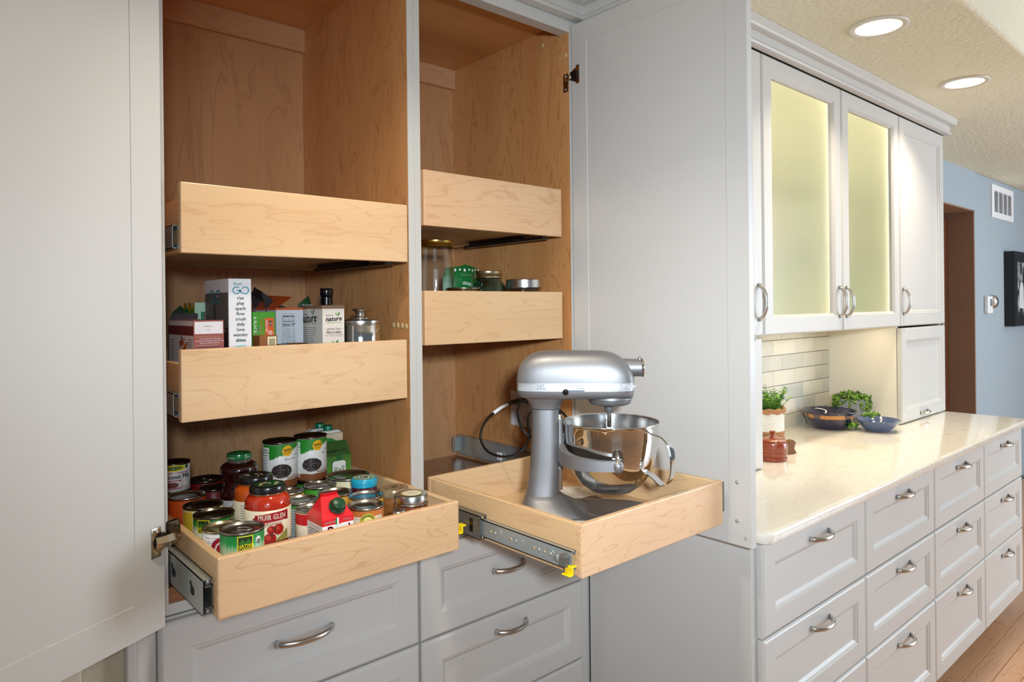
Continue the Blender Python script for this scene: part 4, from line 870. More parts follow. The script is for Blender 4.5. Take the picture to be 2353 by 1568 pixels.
# -- stacked bean tins
def bean(spicy):
    def f(m, fn):
        R = random.Random(5); top = .1065; pts = [(-.048, top), (-.048, .056)]; u = -.048
        while u < .060:
            b = .060 + (u + .048) * .36 + R.uniform(-.001, .001); pts.append((u, min(b, .100))); pts.append((u + .0012, min(b + R.uniform(.002, .005), .104))); u += .0024
        P = pts[1:]
        for a, b in zip(P, P[1:]): m.poly([(a[0], top), (a[0], a[1]), (b[0], b[1]), (b[0], top)], fn, 0, 1)
        for a, b in zip(P[::2], P[1::2]): m.poly([(a[0], a[1] + .002), (a[0] + .0006, a[1] - .0025), (b[0], b[1])], fn, 0, 7)
        m.rect(-.048, -.026, .012, .100, fn, 1, 0).text('Heating', -.039, .094, .0056, fn, 2, 2, bold=.0002).text('Directions', -.037, .088, .0056, fn, 2, 2, bold=.0002).text('Stovetop', -.038, .081, .0050, fn, 2, 2, bold=.0002).lines(-.046, -.030, .074, 9, .0058, .0014, fn, 2, 8)
        m.disc(.0175, .0905, .0125, .0130, fn, 1, 3).disc(.0185, .0915, .0118, .0122, fn, 1, 3).text('wild', .0175, .0930, .0115, fn, 2, 4, bold=.0002).text('HARVEST', .0180, .0855, .0050, fn, 2, 4)
        m.text('Spicy Black' if spicy else 'Black', .0270 if spicy else .036, .0710, .0075, fn, 2, 8).text('Organic', .044, .079, .0065, fn, 2, 2)
        m.disc(.004, .0400, .0265, .0205, fn, 1, 9).disc(.004, .0435, .0240, .0165, fn, 2, 4)
        for k in range(70):
            a = R.uniform(0, 6.28); q = sqrt(R.random()); uu_, vv = .004 + .0235 * q * cos(a), 0.0435 + .016 * q * sin(a)
            m.disc(uu_, vv, .0024, .0017, fn, 3, 5 if k % 2 else 4, n=7)
            if k % 3 == 0: m.disc(uu_ + .0004, vv + .0005, .0006, .0005, fn, 4, 10, n=5)
        m.rect(-.048, .06, .0048, .0215, fn, 1, 6, 12)
        for k in range(4): m.disc(.019 + k * .0072, .0275, .0032, .0046, fn, 3, 6, n=10); m.disc(.019 + k * .0072, .0285, .0022, .0022, fn, 4, 10, n=8)
    return f
bm_ = (C(34, 138, 40), C(30, 110, 70), C(246, 186, 24), C(34, 26, 24), C(70, 54, 48), C(132, 74, 40), C(170, 200, 80), C(90, 90, 92), C(226, 222, 214), C(236, 232, 228))
for x, y, sp_, lb in ((.6855, 1.6478, True, 'left'), (.7707, 1.6610, False, 'right')):
    can(x, y, .0404, .1125, ZF, 'green tin underneath the %s black-bean tin' % lb, C(46, 130, 42), lid=tin_d)
    can(x, y, .0404, .1120, ZF + .1127, 'green and white black-bean tin stacked on another, %s of the pair' % lb, WHITE, bean(sp_), bm_, lid=tin_d)
# -- the low tins to the right of the jars
can(.8358, 1.5882, .0539, .125, ZF, 'wide cream tin in front of the green gabled box', C(206, 200, 168))
def gl(m, fn): m.rect(-.02, .05, .02, .105, fn, 0, 1, 10).disc(.01, .08, .014, .018, fn, 1, 2)
can(.7467, 1.5586, .0383, .122, ZF, 'green-labelled tin in front of the right black-bean tin', C(58, 142, 40), gl, (C(230, 230, 214), C(60, 44, 80)))
can(.7468, 1.4806, .0389, .119, ZF, 'tin with an ochre label behind the red carton', C(190, 150, 70))
can(.7897, 1.4141, .0393, .117, ZF, 'tin with a golden yellow label between the red carton and the blue-lidded jar', C(222, 164, 60))
def fa(m, fn):
    m.rect(-.06, .06, .100, .1112, fn, 0, 1, 14).rect(-.034, .04, .02, .0995, fn, 0, 2, 10).rect(-.031, -.0305, .02, .096, fn, 1, 3, 1).rect(-.031, .036, .0955, .096, fn, 1, 3, 8)
    m.disc(.004, .090, .0165, .0175, fn, 1, 4).disc(.004, .0895, .0100, .0105, fn, 2, 5).text("FARMER'S", .004, .1020, .0066, fn, 3, 3, arc=.0135, bold=.0002).disc(.003, .090, .006, .0025, fn, 3, 4).text('MARKET', .004, .0770, .0048, fn, 3, 3)
can(.7510, 1.3465, .0393, .117, ZF, 'orange and cream tin with a round yellow seal, by the drawer front', C(184, 104, 46), fa, (C(190, 110, 50), C(226, 214, 186), C(50, 60, 30), C(186, 178, 52), C(226, 220, 130)))
def rb(m, fn): m.rect(-.05, .05, .082, .1055, fn, 0, 1, 14)
can(.6617, 1.4234, .0342, .112, ZF, 'cream tin with a red band and ring-pull, beside the red carton', C(232, 222, 200), rb, (C(196, 14, 34),), tab=True)
def bt(m, fn): m.rect(-.05, .03, .02, .100, fn, 0, 1, 12).lines(-.024, .004, .095, 14, .0055, .0016, fn, 1, 2)
can(.6714, 1.4985, .0378, .113, ZF, 'tin with a grey text panel and green rim, behind the red-banded tin', C(40, 110, 50), bt, (C(168, 174, 178), C(84, 100, 96)))
can(.6775, 1.5675, .0307, .118, ZF, 'narrow tin with an orange label, below the left black-bean tin', C(206, 140, 60))
# -- glass jars
gloss_red = plain('tomato_sauce', S(188, 44, 16), var=.22, vscale=70, rough=.10, coat=1.0); gloss_or = plain('orange_sauce', S(196, 84, 20), var=.2, vscale=70, rough=.10, coat=1.0)
juice = plain('grape_juice', S(40, 6, 12), rough=.06, coat=1.0); jam = plain('dark_jam', S(70, 10, 22), var=.4, vscale=120, rough=.1, coat=1.0)
honey = plain('amber_preserve', S(128, 58, 16), var=.25, vscale=60, rough=.08, coat=1.0); spice_m = plain('spice_bark', S(132, 84, 38), var=.5, vscale=110, rough=.35, coat=.6)
neck_g = plain('jar_neck_glass', S(150, 88, 52), rough=.06, coat=1.0)
def jar(name, x, y, z, prof, cm_, lidprof, lid_m, label, cat='jar', extra=None, parts=None, group='jars in the pulled-out drawer', neck=None):
    t = thing(name, label, cat, (x, y, ZZ(z)), 0, group)
    MB().lathe(prof, 40).build('glass_body', cm_, t)
    if neck: MB().lathe(neck, 36).build('neck', neck_g, t)
    MB().lathe(lidprof, 40).build('lid', lid_m, t, auto=radians(40))
    if extra: extra(t, to_cam(x, y))
    return t
def sauce(h): return [(0, 0), (.041, 0), (.045, .003), (.0465, .010), (.0465, .128), (.0462, .138), (.0445, .147), (.0405, .1535), (.0360, .157), (.0345, .158)], [(.0345, .158), (.0330, .1605), (.0332, .164)], [(.0345, .161), (.0366, .1615), (.0370, .163), (.0370, .1725), (.0358, .1752), (.0330, .1760), (.0300, .1748), (0, .1752)]
blk_lid = plain('black_lid', S(20, 20, 20), rough=.25, coat=.5)
def mg_label(t, a):
    m = MB().lathe([(.0467, .006), (.0469, .006), (.0469, .1305), (.0467, .1305)], 44); f0 = cyl(.0469, a, .0003); fn = curved(lambda u, v, l: f0(u, v + .0305, l))
    m.poly([(-.027, .0915), (.010, .0955), (.045, .0965), (.045, .0780), (.010, .0770), (-.027, .0730)], fn, 0, 1).poly([(.040, .090), (.046, .090), (.043, .083), (.046, .0765), (.036, .0765), (.036, .090)], fn, 0, 7).poly([(-.027, .086), (-.032, .086), (-.0295, .080), (-.032, .0715), (-.022, .0715), (-.022, .086)], fn, 0, 7)
    m.text('MUIR GLEN', .009, .0860, .0150, fn, 1, 0, sx=.70, bold=.0004, spacing=1.1).rect(-.012, .030, .0685, .0755, fn, 1, 0).text('ORGANIC', .009, .0720, .0066, fn, 2, 1, spacing=1.35, bold=.0001)
    m.poly([(.018, .040), (.042, .058), (.044, .040), (.030, .030), (.010, .030)], fn, 0, 5)
    for k in range(7): m.poly([(.020 + k * .003, .034), (.0215 + k * .003, .034), (.030 + k * .0025, .054), (.029 + k * .0025, .054)], fn, 1, 6)
    m.rect(-.02, .046, .012, .036, fn, 0, 1, 10)
    for u, v, r_ in ((.006, .061, .0085), (.021, .060, .0115), (.0035, .0425, .0125)): m.disc(u, v, r_, r_ * .95, fn, 2, 2).disc(u - r_ * .25, v + r_ * .25, r_ * .45, r_ * .4, fn, 3, 3)
    for u, v in ((.013, .063), (.006, .051)): m.poly([(u, v), (u + .001, v + .004), (u + .003, v + .006), (u + .002, v + .001), (u + .006, v + .001), (u + .002, v - .001), (u + .002, v - .008), (u + .0005, v - .008), (u, v - .002), (u - .005, v)], fn, 4, 4)
    m.rect(-.06, .046, -.024, .036, fn, 3, 1, 14).text('SPICY ARRABBIATA', .012, .0320, .0096, fn, 4, 4, spacing=1.15, bold=.0003)
    m.build('paper_label', [C(232, 222, 196), C(180, 20, 40), C(176, 30, 22), C(206, 70, 50), C(52, 48, 26), C(118, 124, 52), C(196, 186, 100), C(120, 16, 30)], t)
    l = MB(); lf = flat((0, 0, .1752), (cos(a + pi / 2), sin(a + pi / 2), 0), (-cos(a), -sin(a), 0), .0003)
    l.disc(0, 0, .028, .028, lf, 0, 0).disc(.004, .004, .003, .003, lf, 1, 1)
    for u in (-.018, -.014, .012, .016): l.poly([(u, -.012), (u + .002, -.012), (u + .006, .012), (u + .004, .012)], lf, 1, 1)
    l.disc(-.004, .010, .004, .003, lf, 1, 1).build('lid_print', [plain('lid_green', S(22, 62, 40), rough=.25, coat=.5), C(214, 202, 140)], t)
b_, n_, l_ = sauce(0)
jar('sauce_jar', .5718, 1.4404, ZF, b_, gloss_red, l_, blk_lid, 'jar of red pasta sauce with a tomato label, in front of the other jars', extra=mg_label, neck=n_)
def back_label(t, a):
    m = MB().lathe([(.0467, .006), (.0469, .006), (.0469, .1270), (.0467, .1270)], 44); fn = cyl(.0469, a, .0003)
    m.lines(-.034, -.016, .119, 15, .0055, .0012, fn, 1, 1).rect(-.015, -.0148, .117, .126, fn, 1, 1, 1); m.build('paper_label', [C(214, 206, 186), C(70, 66, 60)], t)
    l = MB(); lf = flat((0, 0, .1752), (cos(a + pi / 2), sin(a + pi / 2), 0), (-cos(a), -sin(a), 0), .0003)
    for u in (-.018, -.013, .014): l.poly([(u, -.008), (u + .002, -.008), (u - .003, .008), (u - .005, .008)], lf, 1, 0)
    l.disc(.002, .008, .004, .003, lf, 1, 0).disc(.006, -.010, .003, .003, lf, 1, 0).build('lid_print', C(206, 196, 150), t)
jar('sauce_jar', .5840, 1.5390, ZF, b_, gloss_or, l_, blk_lid, 'jar of orange pasta sauce with a black lid, just behind the red sauce jar', extra=back_label, neck=n_)
jp = [(0, 0), (.039, 0), (.0425, .004), (.0425, .108), (.0420, .116), (.0395, .126), (.0360, .136), (.0345, .146), (.0350, .154), (.0385, .162), (.0415, .170), (.0418, .177), (.0390, .184), (.0310, .189), (.0252, .191)]
def juice_label(t, a):
    MB().lathe([(.0250, .190), (.0245, .194), (.0248, .200)], 30).build('neck', plain('clear_neck', S(92, 74, 70), rough=.06, coat=1.0), t)
    m = MB().lathe([(.0427, .008), (.0429, .008), (.0429, .110), (.0427, .110)], 44); f0 = cyl(.0429, a, .0003); fn = curved(lambda u, v, l: f0(u, v + .026, l))
    m.poly([(-.030, .066), (-.016, .074), (-.010, .078), (.012, .078), (.012, .060), (-.010, .060)], fn, 0, 1).poly([(-.027, .066), (-.014, .0725), (.010, .0725), (.010, .064), (-.012, .062)], fn, 1, 0).text('R.W.KNUDSEN', -.002, .067, .0080, fn, 2, 2, bold=.0003); m.build('paper_label', [C(206, 206, 204), C(150, 112, 30), C(112, 24, 40)], t)
    R = random.Random(2); fc = MB()      # the moulded facets below the waist
    for k in range(16):
        aa = 2 * pi * k / 16
        for q, zz in ((0, .140), (.5, .126)):
            b0 = aa + q * 2 * pi / 16; rr0 = .0358 + (.142 - zz) * .27; fc.add([(rr0 * cos(b0) * 1.03, rr0 * sin(b0) * 1.03, zz), ((rr0 - .001) * cos(b0 - .14), (rr0 - .001) * sin(b0 - .14), zz - .006), ((rr0 + .0015) * cos(b0), (rr0 + .0015) * sin(b0), zz - .013), ((rr0 - .001) * cos(b0 + .14), (rr0 - .001) * sin(b0 + .14), zz - .006)], [(0, 1, 2), (0, 2, 3)])
    o = fc.build('moulded_facets', juice, t); o['kind'] = 'stuff'
    g = MB(); fg = cyl(.0272, a, .0002)
    g.text('KNUDSEN', -.020, .2030, .0046, fg, 1).text('FAMILY', .020, .2030, .0046, fg, 1).build('lid_print', WHITE, t)
jar('juice_jar', .5815, 1.6330, ZF, jp, juice, [(.0268, .198), (.0272, .199), (.0272, .207), (.0262, .2105), (.024, .2115), (.0215, .2105), (.012, .2105), (.011, .2112), (0, .2112)], plain('green_lid', S(18, 110, 56), rough=.25, coat=.4), 'tall waisted jar of dark purple juice with a green lid', extra=juice_label)
def blue_x(t, a):
    l = MB(); lf = flat((0, 0, .1398), (cos(a + pi / 2), sin(a + pi / 2), 0), (-cos(a), -sin(a), 0), .0003)
    l.ringd(0, 0, .0235, .0235, .0035, lf, 0, 0).disc(0, 0, .0140, .0140, lf, 0, 1).disc(0, 0, .0105, .0105, lf, 1, 2).text('jp', 0, 0, .016, lf, 2, 1, bold=.0006).build('lid_print', [C(226, 190, 60), C(226, 222, 206), C(30, 70, 54)], t)
    m = MB().lathe([(.0334, .010), (.0336, .010), (.0336, .096), (.0334, .096)], 36); m.build('paper_label', WHITE, t)
jar('jam_jar', .8217, 1.4799, ZF, [(0, 0), (.030, 0), (.033, .004), (.0333, .03), (.0333, .106), (.031, .117), (.029, .121)], jam, [(.0300, .120), (.0312, .121), (.0316, .125), (.0316, .133), (.0306, .137), (.028, .1395), (0, .1398)], plain('blue_lid', S(26, 158, 190), rough=.3, coat=.3), 'jar of dark jam with a turquoise blue lid', extra=blue_x)
ring_m = plain('jar_ring', S(196, 194, 188), metal=1, rough=.26)
def spice_x(t, a):
    l = MB(); lf = flat((0, 0, .0995), (cos(a + pi / 2), sin(a + pi / 2), 0), (-cos(a), -sin(a), 0), .0003); R = random.Random(4)
    for k in range(26):
        q = R.uniform(0, .024); an = R.uniform(0, 6.28); l.disc(q * cos(an), q * sin(an), R.uniform(.0015, .004), R.uniform(.001, .002), lf, 0, 0, n=6)
    o = l.build('lid_print', C(84, 64, 44), t); o['kind'] = 'stuff'
jar('spice_jar', .9089, 1.4881, ZF, [(0, 0), (.034, 0), (.0365, .003), (.0368, .066), (.0355, .074), (.0345, .080)], spice_m, [(.0352, .080), (.0358, .081), (.0358, .098), (.0345, .0997), (.031, .0990), (0, .0992)], plain('clear_lid', S(170, 150, 120), metal=.4, rough=.2), 'preserve jar of brown spice bark with a clear-topped lid', extra=spice_x)
def mason_x(t, a):
    l = MB(); lf = flat((0, 0, .1170), (cos(a + pi / 2), sin(a + pi / 2), 0), (-cos(a), -sin(a), 0), .0003)
    l.disc(0, 0, .0255, .0255, lf, 0, 0).ringd(0, 0, .0250, .0250, .0030, lf, 1, 1).text('raspberry', 0, .006, .006, lf, 1, 2).rect(-.012, .012, -.0005, .0003, lf, 1, 2, 1).rect(-.012, .012, -.0065, -.0057, lf, 1, 2, 1).build('lid_sticker', [C(226, 218, 190), C(156, 150, 66), C(150, 120, 80)], t)
jar('mason_jar', .8733, 1.3524, ZF, [(0, 0), (.035, 0), (.0378, .004), (.0380, .080), (.0370, .090), (.0352, .096)], honey, [(.0350, .094), (.0374, .0945), (.0378, .097), (.0365, .0985), (.0372, .102), (.0366, .105), (.0366, .1150), (.0352, .1172), (.0325, .1166), (0, .1168)], ring_m, 'preserve jar with a silver band and a round cream sticker on its lid', extra=mason_x)
jar('mason_jar', .8185, 1.3235, ZF, [(0, 0), (.0155, 0), (.0172, .003), (.0172, .078), (.016, .082)], honey, [(.0165, .081), (.0170, .082), (.0170, .0945), (.016, .096), (0, .0958)], ring_m, 'small jar whose silver lid just shows above the drawer front')
# -- red gabled carton with a green screw cap
def carton_red():
    t = thing('juice_carton', 'red and white gabled tomato carton with a dark green cap', 'carton', (.668, 1.348, ZZ(ZF)), 0, None)
    w, d, h1, h2 = .0350, .0350, .112, .152
    red = plain('carton_red', S(222, 30, 42), rough=.3, coat=.3); V = [(-w, -d, 0), (w, -d, 0), (w, d, 0), (-w, d, 0), (-w, -d, h1), (w, -d, h1), (w, d, h1), (-w, d, h1)]
    MB().add(V, [(3, 2, 1, 0), (0, 1, 5, 4), (1, 2, 6, 5), (2, 3, 7, 6), (3, 0, 4, 7)]).build('carton_body', WHITE, t)
    g = MB().add(V[4:] + [(-w * .54, .006, h2), (w * .54, .006, h2), (-w * .54, .002, h2 + .004), (w * .54, .002, h2 + .004), (w * .54, .008, h2 + .004), (-w * .54, .008, h2 + .004)], [(0, 1, 5, 4), (2, 3, 4, 5), (1, 2, 5), (3, 0, 4), (4, 5, 7, 6), (5, 4, 9, 8), (6, 7, 8, 9)])
    g.box(-w - .0002, w + .0002, -d - .0003, d + .0003, h1 - .012, h1 + .0004); g.build('gable_top', red, t)
    fn = flat((0, -d, 0), (1, 0, 0), (0, 0, 1)); m = MB()
    m.text('MADE IN', -.018, h1 - .006, .0058, fn, 2, 0, bold=.0002).text('ITALY', .021, h1 - .006, .0058, fn, 2, 0, spacing=1.3, bold=.0002)
    m.rect(-.0060, -.0025, h1 - .013, h1 + .001, fn, 2, 1, 1).rect(-.0025, .0012, h1 - .013, h1 + .001, fn, 2, 0, 1).rect(.0012, .005, h1 - .013, h1 + .001, fn, 2, 2, 1)
    m.text('Pomì', .002, h1 - .0255, .027, fn, 1, 2, sx=.95, bold=.0009).text('CHOPPED TOMATOES', .0, h1 - .052, .005, fn, 1, 2)
    m.build('front_print', [WHITE, C(30, 128, 60), C(206, 24, 40), BLACK], t)
    fl_ = flat((-w, 0, 0), (0, -1, 0), (0, 0, 1)); m = MB()
    m.text('A FRUIT, JUST TOMATOES', 0, h1 - .018, .0040, fl_, 1, 1).lines(-.026, .026, h1 - .025, 13, .0052, .0014, fl_, 1, 0, 3); m.build('side_print', [BLACK, C(206, 24, 40)], t)
    sl_ = atan2(h2 - h1, d + .006)
    c = MB().lathe([(.0175, 0), (.0178, .0020), (.0145, .0026), (.0142, .004), (.0138, .014), (.0126, .0152), (0, .0154)], 28)
    for k in range(28): aa = 2 * pi * k / 28; c.box(.0138 * cos(aa) - .0006, .0138 * cos(aa) + .0006, .0138 * sin(aa) - .0006, .0138 * sin(aa) + .0006, .004, .0135)
    c.build('screw_cap', plain('cap_green', S(16, 66, 40), rough=.35), t, (.006, -d + .0165, h1 + .0185), (pi / 2 - (pi / 2 - sl_) - 0, 0, 0))
    return t
carton_red()
# -- green gabled box
def box_green():
    t = thing('gabled_box', 'green gabled pectin box with handwriting on its sloping lid', 'box', (.858, 1.708, ZZ(ZF)), 0)
    w, d, h1, h2 = .037, .027, .155, .190; m_g = grad('ball_green', [(0, S(62, 120, 40)), (.5, S(110, 160, 62)), (.8, S(84, 140, 54)), (1, S(52, 104, 40))], .16)
    V = [(-w, -d, 0), (w, -d, 0), (w, d, 0), (-w, d, 0), (-w, -d, h1), (w, -d, h1), (w, d, h1), (-w, d, h1), (-w, 0, h2), (w, 0, h2)]
    MB().add(V[:8], [(3, 2, 1, 0), (0, 1, 5, 4), (1, 2, 6, 5), (2, 3, 7, 6), (3, 0, 4, 7)]).build('box_body', m_g, t)
    MB().add(V[4:], [(0, 1, 5, 4), (2, 3, 4, 5), (1, 2, 5), (3, 0, 4)]).build('sloping_lid', C(56, 92, 42), t)
    fn = flat((0, -d, 0), (1, 0, 0), (0, 0, 1)); m = MB().rect(-.006, .010, h1 - .022, h1, fn, 0, 0, 1)
    def rrect(u0, u1, v0, v1, r_): return [(u0 + r_, v0), (u1 - r_, v0), (u1 - r_ * .3, v0 + r_ * .3), (u1, v0 + r_), (u1, v1 - r_), (u1 - r_ * .3, v1 - r_ * .3), (u1 - r_, v1), (u0 + r_, v1), (u0 + r_ * .3, v1 - r_ * .3), (u0, v1 - r_), (u0, v0 + r_), (u0 + r_ * .3, v0 + r_ * .3)]
    m.poly(rrect(-.019, .022, h1 - .068, h1 - .012, .008), fn, 1, 0).poly(rrect(-.0175, .0205, h1 - .0665, h1 - .0135, .007), fn, 2, 1).text('Ball', .001, h1 - .037, .022, fn, 3, 0, slant=.25, rot=.12).poly([(-.013, h1 - .047), (.013, h1 - .043), (.013, h1 - .0425), (-.013, h1 - .0462)], fn, 3, 0)
    m.build('front_print', [C(22, 96, 48), WHITE], t)
    fs_ = flat((0, -d, h1), (1, 0, 0), Vector((0, d, h2 - h1)).normalized()); MB().text('POUCH = 6 T', -.002, .014, .0105, fs_, 1, 0, bold=.0003).build('handwriting', BLACK, t)
box_green()
# -- two beige broth cartons with green caps behind it
car_m = wood('carton_beige', S(222, 204, 174), S(206, 184, 150), S(176, 150, 116), 'z', 5, .3, rough=.45, coat=.1)
for y, lb in ((1.762, 'beige wood-print carton with a green cap, right behind the green gabled box'), (1.812, 'beige carton with a green cap, hindmost against the drawer back')):
    t = thing('broth_carton', lb, 'carton', (.868, y, ZZ(ZF)), 0, 'broth cartons')
    MB().box(-.0345, .0345, -.0215, .0215, 0, .204, bv=.001).build('carton_body', car_m, t)
    MB().prism([(-.034, .204), (.034, .204), (.026, .211), (-.026, .211)], lambda u, v, w: (u, -.012 + w, v), .024).build('folded_top', C(214, 214, 206), t)
    MB().lathe([(.0125, 0), (.0125, .012), (.0115, .0135), (0, .0138)], 24).build('screw_cap', plain('cap_teal', S(10, 116, 84), rough=.3), t, (0, -.002, .211))
    fn = flat((0, -.0215, 0), (1, 0, 0), (0, 0, 1)); MB().disc(-.012, .176, .028, .017, fn, 0, 0).text('Pacific', -.012, .176, .018, fn, 1, 1, slant=.3, bold=.0003).build('front_print', [C(36, 138, 60), WHITE], t)

# ================================================================== boxes in the middle left drawer
ZL = -.2093
def carton(name, label, x0, x1, y0, d, zt, mats, front=None, side=None, top=True, cat='box', group='boxes in the middle left drawer', bottom=None, openlid=False):
    """upright printed box; front looks to the room, side to the left"""
    zb_ = ZL if bottom is None else bottom; cx, cy = (x0 + x1) / 2, y0 + d / 2; w = (x1 - x0) / 2; h = zt - zb_; d /= 2
    t = thing(name, label, cat, (cx, cy, ZZ(zb_)), 0, group)
    V = [(-w, -d, 0), (w, -d, 0), (w, d, 0), (-w, d, 0), (-w, -d, h), (w, -d, h), (w, d, h), (-w, d, h)]
    F = [(3, 2, 1, 0), (0, 1, 5, 4), (1, 2, 6, 5), (2, 3, 7, 6), (3, 0, 4, 7)]
    b = MB()
    for k, f in enumerate(F): b.add([V[i] for i in f], [(0, 1, 2, 3)], 0)
    if top: b.add([V[i] for i in (4, 5, 6, 7)], [(0, 1, 2, 3)], 0)
    b.build('box_body', mats[0], t)
    if front: m = MB(); front(m, flat((0, -d, 0), (1, 0, 0), (0, 0, 1)), w, h); m.build('front_print', mats, t)
    if side: m = MB(); side(m, flat((-w, 0, 0), (0, -1, 0), (0, 0, 1)), d, h); m.build('side_print', mats, t)
    return t, w, d, h
# terracotta cracker box, upside down and opened
def f1(m, fn, w, h):
    m.rect(-w + .002, w - .002, h - .029, h - .003, fn, 0, 2, 1).text('JUN 08 2023', -.002, h - .013, .0030, fn, 1, 4).text('4 124967', -.002, h - .021, .0026, fn, 1, 4).rect(-w + .004, w - .010, h - .0352, h - .0345, fn, 0, 3, 1)
    for k, n_ in enumerate(('Allergen: may contain nuts', 'Made in dedicated gluten free facility', 'Certified organic by QAI')): m.text(n_, .002, h - .040 - k * .0045, .0040, fn, 0, 2, rot=pi)
    m.rect(-w + .004, w - .012, h - .0540, h - .0536, fn, 0, 2, 1).lines(-w + .008, w - .006, h - .058, 5, .0042, .0016, fn, 0, 4).lines(-w + .008, w - .006, h - .080, 6, .0045, .0018, fn, 0, 2)
def s1(m, fn, w, h):
    m.rect(-w, w, h - .032, h, fn, 0, 1, 1).rect(-w, w, h - .012, h - .001, fn, 1, 2, 1).rect(-w, w, 0, h - .033, fn, 0, 2, 1)
    m.poly([(-.012, h - .048), (.018, h - .040), (.026, h - .052), (-.004, h - .060)], fn, 1, 5).poly([(.014, h - .062), (.040, h - .046), (.046, h - .056), (.022, h - .070)], fn, 1, 6)
    for u, v in ((.006, .038), (.012, .040), (.030, .042), (.036, .060), (.040, .068), (.050, .050)): m.disc(u, h - v, .0028, .0036, fn, 1, 5 if u > .02 else 4, n=8)
    m.lines(.050, .082, h - .042, 9, .0052, .0014, fn, 1, 4).lines(-.075, -.045, h - .045, 20, .0055, .0014, fn, 1, 4).lines(.0, .080, h - .092, 8, .0055, .0014, fn, 1, 4)
t, w, d, h = carton('cracker_box', 'opened terracotta and white cracker box at the left end of the middle drawer', .4575, .5200, 1.545, .180, -.022, [C(150, 84, 78), C(112, 52, 54), C(222, 218, 222), C(190, 140, 90), C(70, 58, 60), C(170, 96, 60), C(206, 110, 40)], f1, s1, top=False)
MB().add([(-w, d, h), (w, d, h), (w - .008, d - .030, h + .014), (-w + .004, d - .030, h + .014)], [(0, 1, 2, 3)]).add([(-w, d + .0006, h), (w, d + .0006, h), (w - .008, d - .0294, h + .0146), (-w + .004, d - .0294, h + .0146)], [(3, 2, 1, 0)]).build('lid_flap', C(130, 124, 130), t)
# tall white cereal box
def go(m, fn, u, v, s, mi, sx=1.0):
    """two round letters joined by an arrow"""
    f2 = lambda a, b, l: fn(u + a * sx, v + b, l)
    m.ringd(-.0095 * s, 0, .0085 * s, .0085 * s, .0019 * s, f2, 1, mi, a0=.75, a1=6.1).ringd(.0095 * s, 0, .0085 * s, .0085 * s, .0019 * s, f2, 1, mi, a0=-2.6, a1=2.75)
    m.poly([(-.0095 * s, -.0002 * s), (-.0095 * s, -.0018 * s), (-.0006 * s, -.0018 * s), (-.0006 * s, -.0002 * s)], f2, 1, mi).poly([(-.0006 * s, .0014 * s), (-.0050 * s, .0014 * s), (-.0006 * s, -.0040 * s)], f2, 1, mi).poly([(-.0006 * s, .0014 * s), (-.0006 * s, -.0075 * s), (.0008 * s, -.0085 * s), (.0008 * s, .0014 * s)], f2, 1, mi)
def f2_(m, fn, w, h):
    m.text('Kashi', -.004, h - .0115, .0085, fn, 1, 2); go(m, fn, .002, h - .0255, 1.0, 1)
    for k, s in enumerate(('rise', 'play', 'spark', 'flow', 'crush', 'defy', 'love', 'wander')): m.text(s, .001, h - .0425 - k * .01165, .0105, fn, 1, 3, bold=.00012)
    m.text('shine', .001, h - .1360, .0105, fn, 1, 1, bold=.0003).poly([(-.0115, h - .166), (.0115, h - .166), (.0125, h - .164), (.0125, h - .149), (.0105, h - .147), (-.0105, h - .147), (-.0125, h - .149), (-.0125, h - .164)], fn, 0, 4).text('10g', .0, h - .156, .0115, fn, 1, 5, bold=.0004)
def s2_(m, fn, w, h):
    m.rect(-w + .004, w - .003, h - .168, h - .030, fn, 0, 6, 1).rect(-w + .004, w - .003, h - .168, h - .108, fn, 1, 7, 1)
    for k in range(30):
        R = random.Random(k); m.disc(R.uniform(-w * .1, w * .8), h - .105 - R.uniform(0, .012), .004, .002, fn, 2, 8, n=6)
    go(m, fn, -.006, h - .038, 1.75, 1, 1.25); m.text('shine', .012, h - .038, .0075, fn, 2, 0).poly([(-.012, h - .056), (-.006, h - .056), (-.003, h - .112), (-.012, h - .112)], fn, 2, 5)
carton('cereal_box', 'tall white cereal box with turquoise words down its narrow side', .5310, .5803, 1.545, .160, .0685, [C(226, 226, 230), C(22, 136, 150), C(40, 120, 96), C(126, 186, 194), C(160, 206, 208), C(26, 26, 30), C(104, 100, 96), C(66, 46, 46), C(190, 160, 96)], f2_, s2_)
# green snack box, print turned on its side
def f3(m, fn, w, h):
    m.rect(-.004 + .006, w - .003, h - .060, h - .014, fn, 0, 1, 1).text('kii', .0155, h - .0265, .0165, fn, 1, 2, rot=-pi / 2, bold=.0004).text('naturals', .0065, h - .0330, .0088, fn, 1, 2, rot=-pi / 2)
    for k in range(14): a = 2 * pi * k / 14; m.poly([(.0145 + .001 * cos(a), h - .049 + .001 * sin(a)), (.0145 + .0055 * cos(a - .12), h - .049 + .0055 * sin(a - .12)), (.0145 + .0055 * cos(a + .12), h - .049 + .0055 * sin(a + .12))], fn, 1, 2)
    m.text('Simply Stacked', -.006, h - .034, .0068, fn, 1, 1, rot=-pi / 2, slant=.3).text('FIG', -.0135, h - .041, .0100, fn, 1, 2, rot=-pi / 2, bold=.0003).text('& BLACK SESAME', -.0215, h - .048, .0098, fn, 1, 2, rot=-pi / 2).poly([(-w, h - .10), (w, h - .085), (w, .0), (-w, .0)], fn, 1, 3)
carton('snack_box', 'bright green snack box with an orange label square', .6040, .6570, 1.600, .048, -.0060, [C(76, 160, 40), C(226, 94, 26), C(244, 244, 240), C(130, 74, 30)], f3)
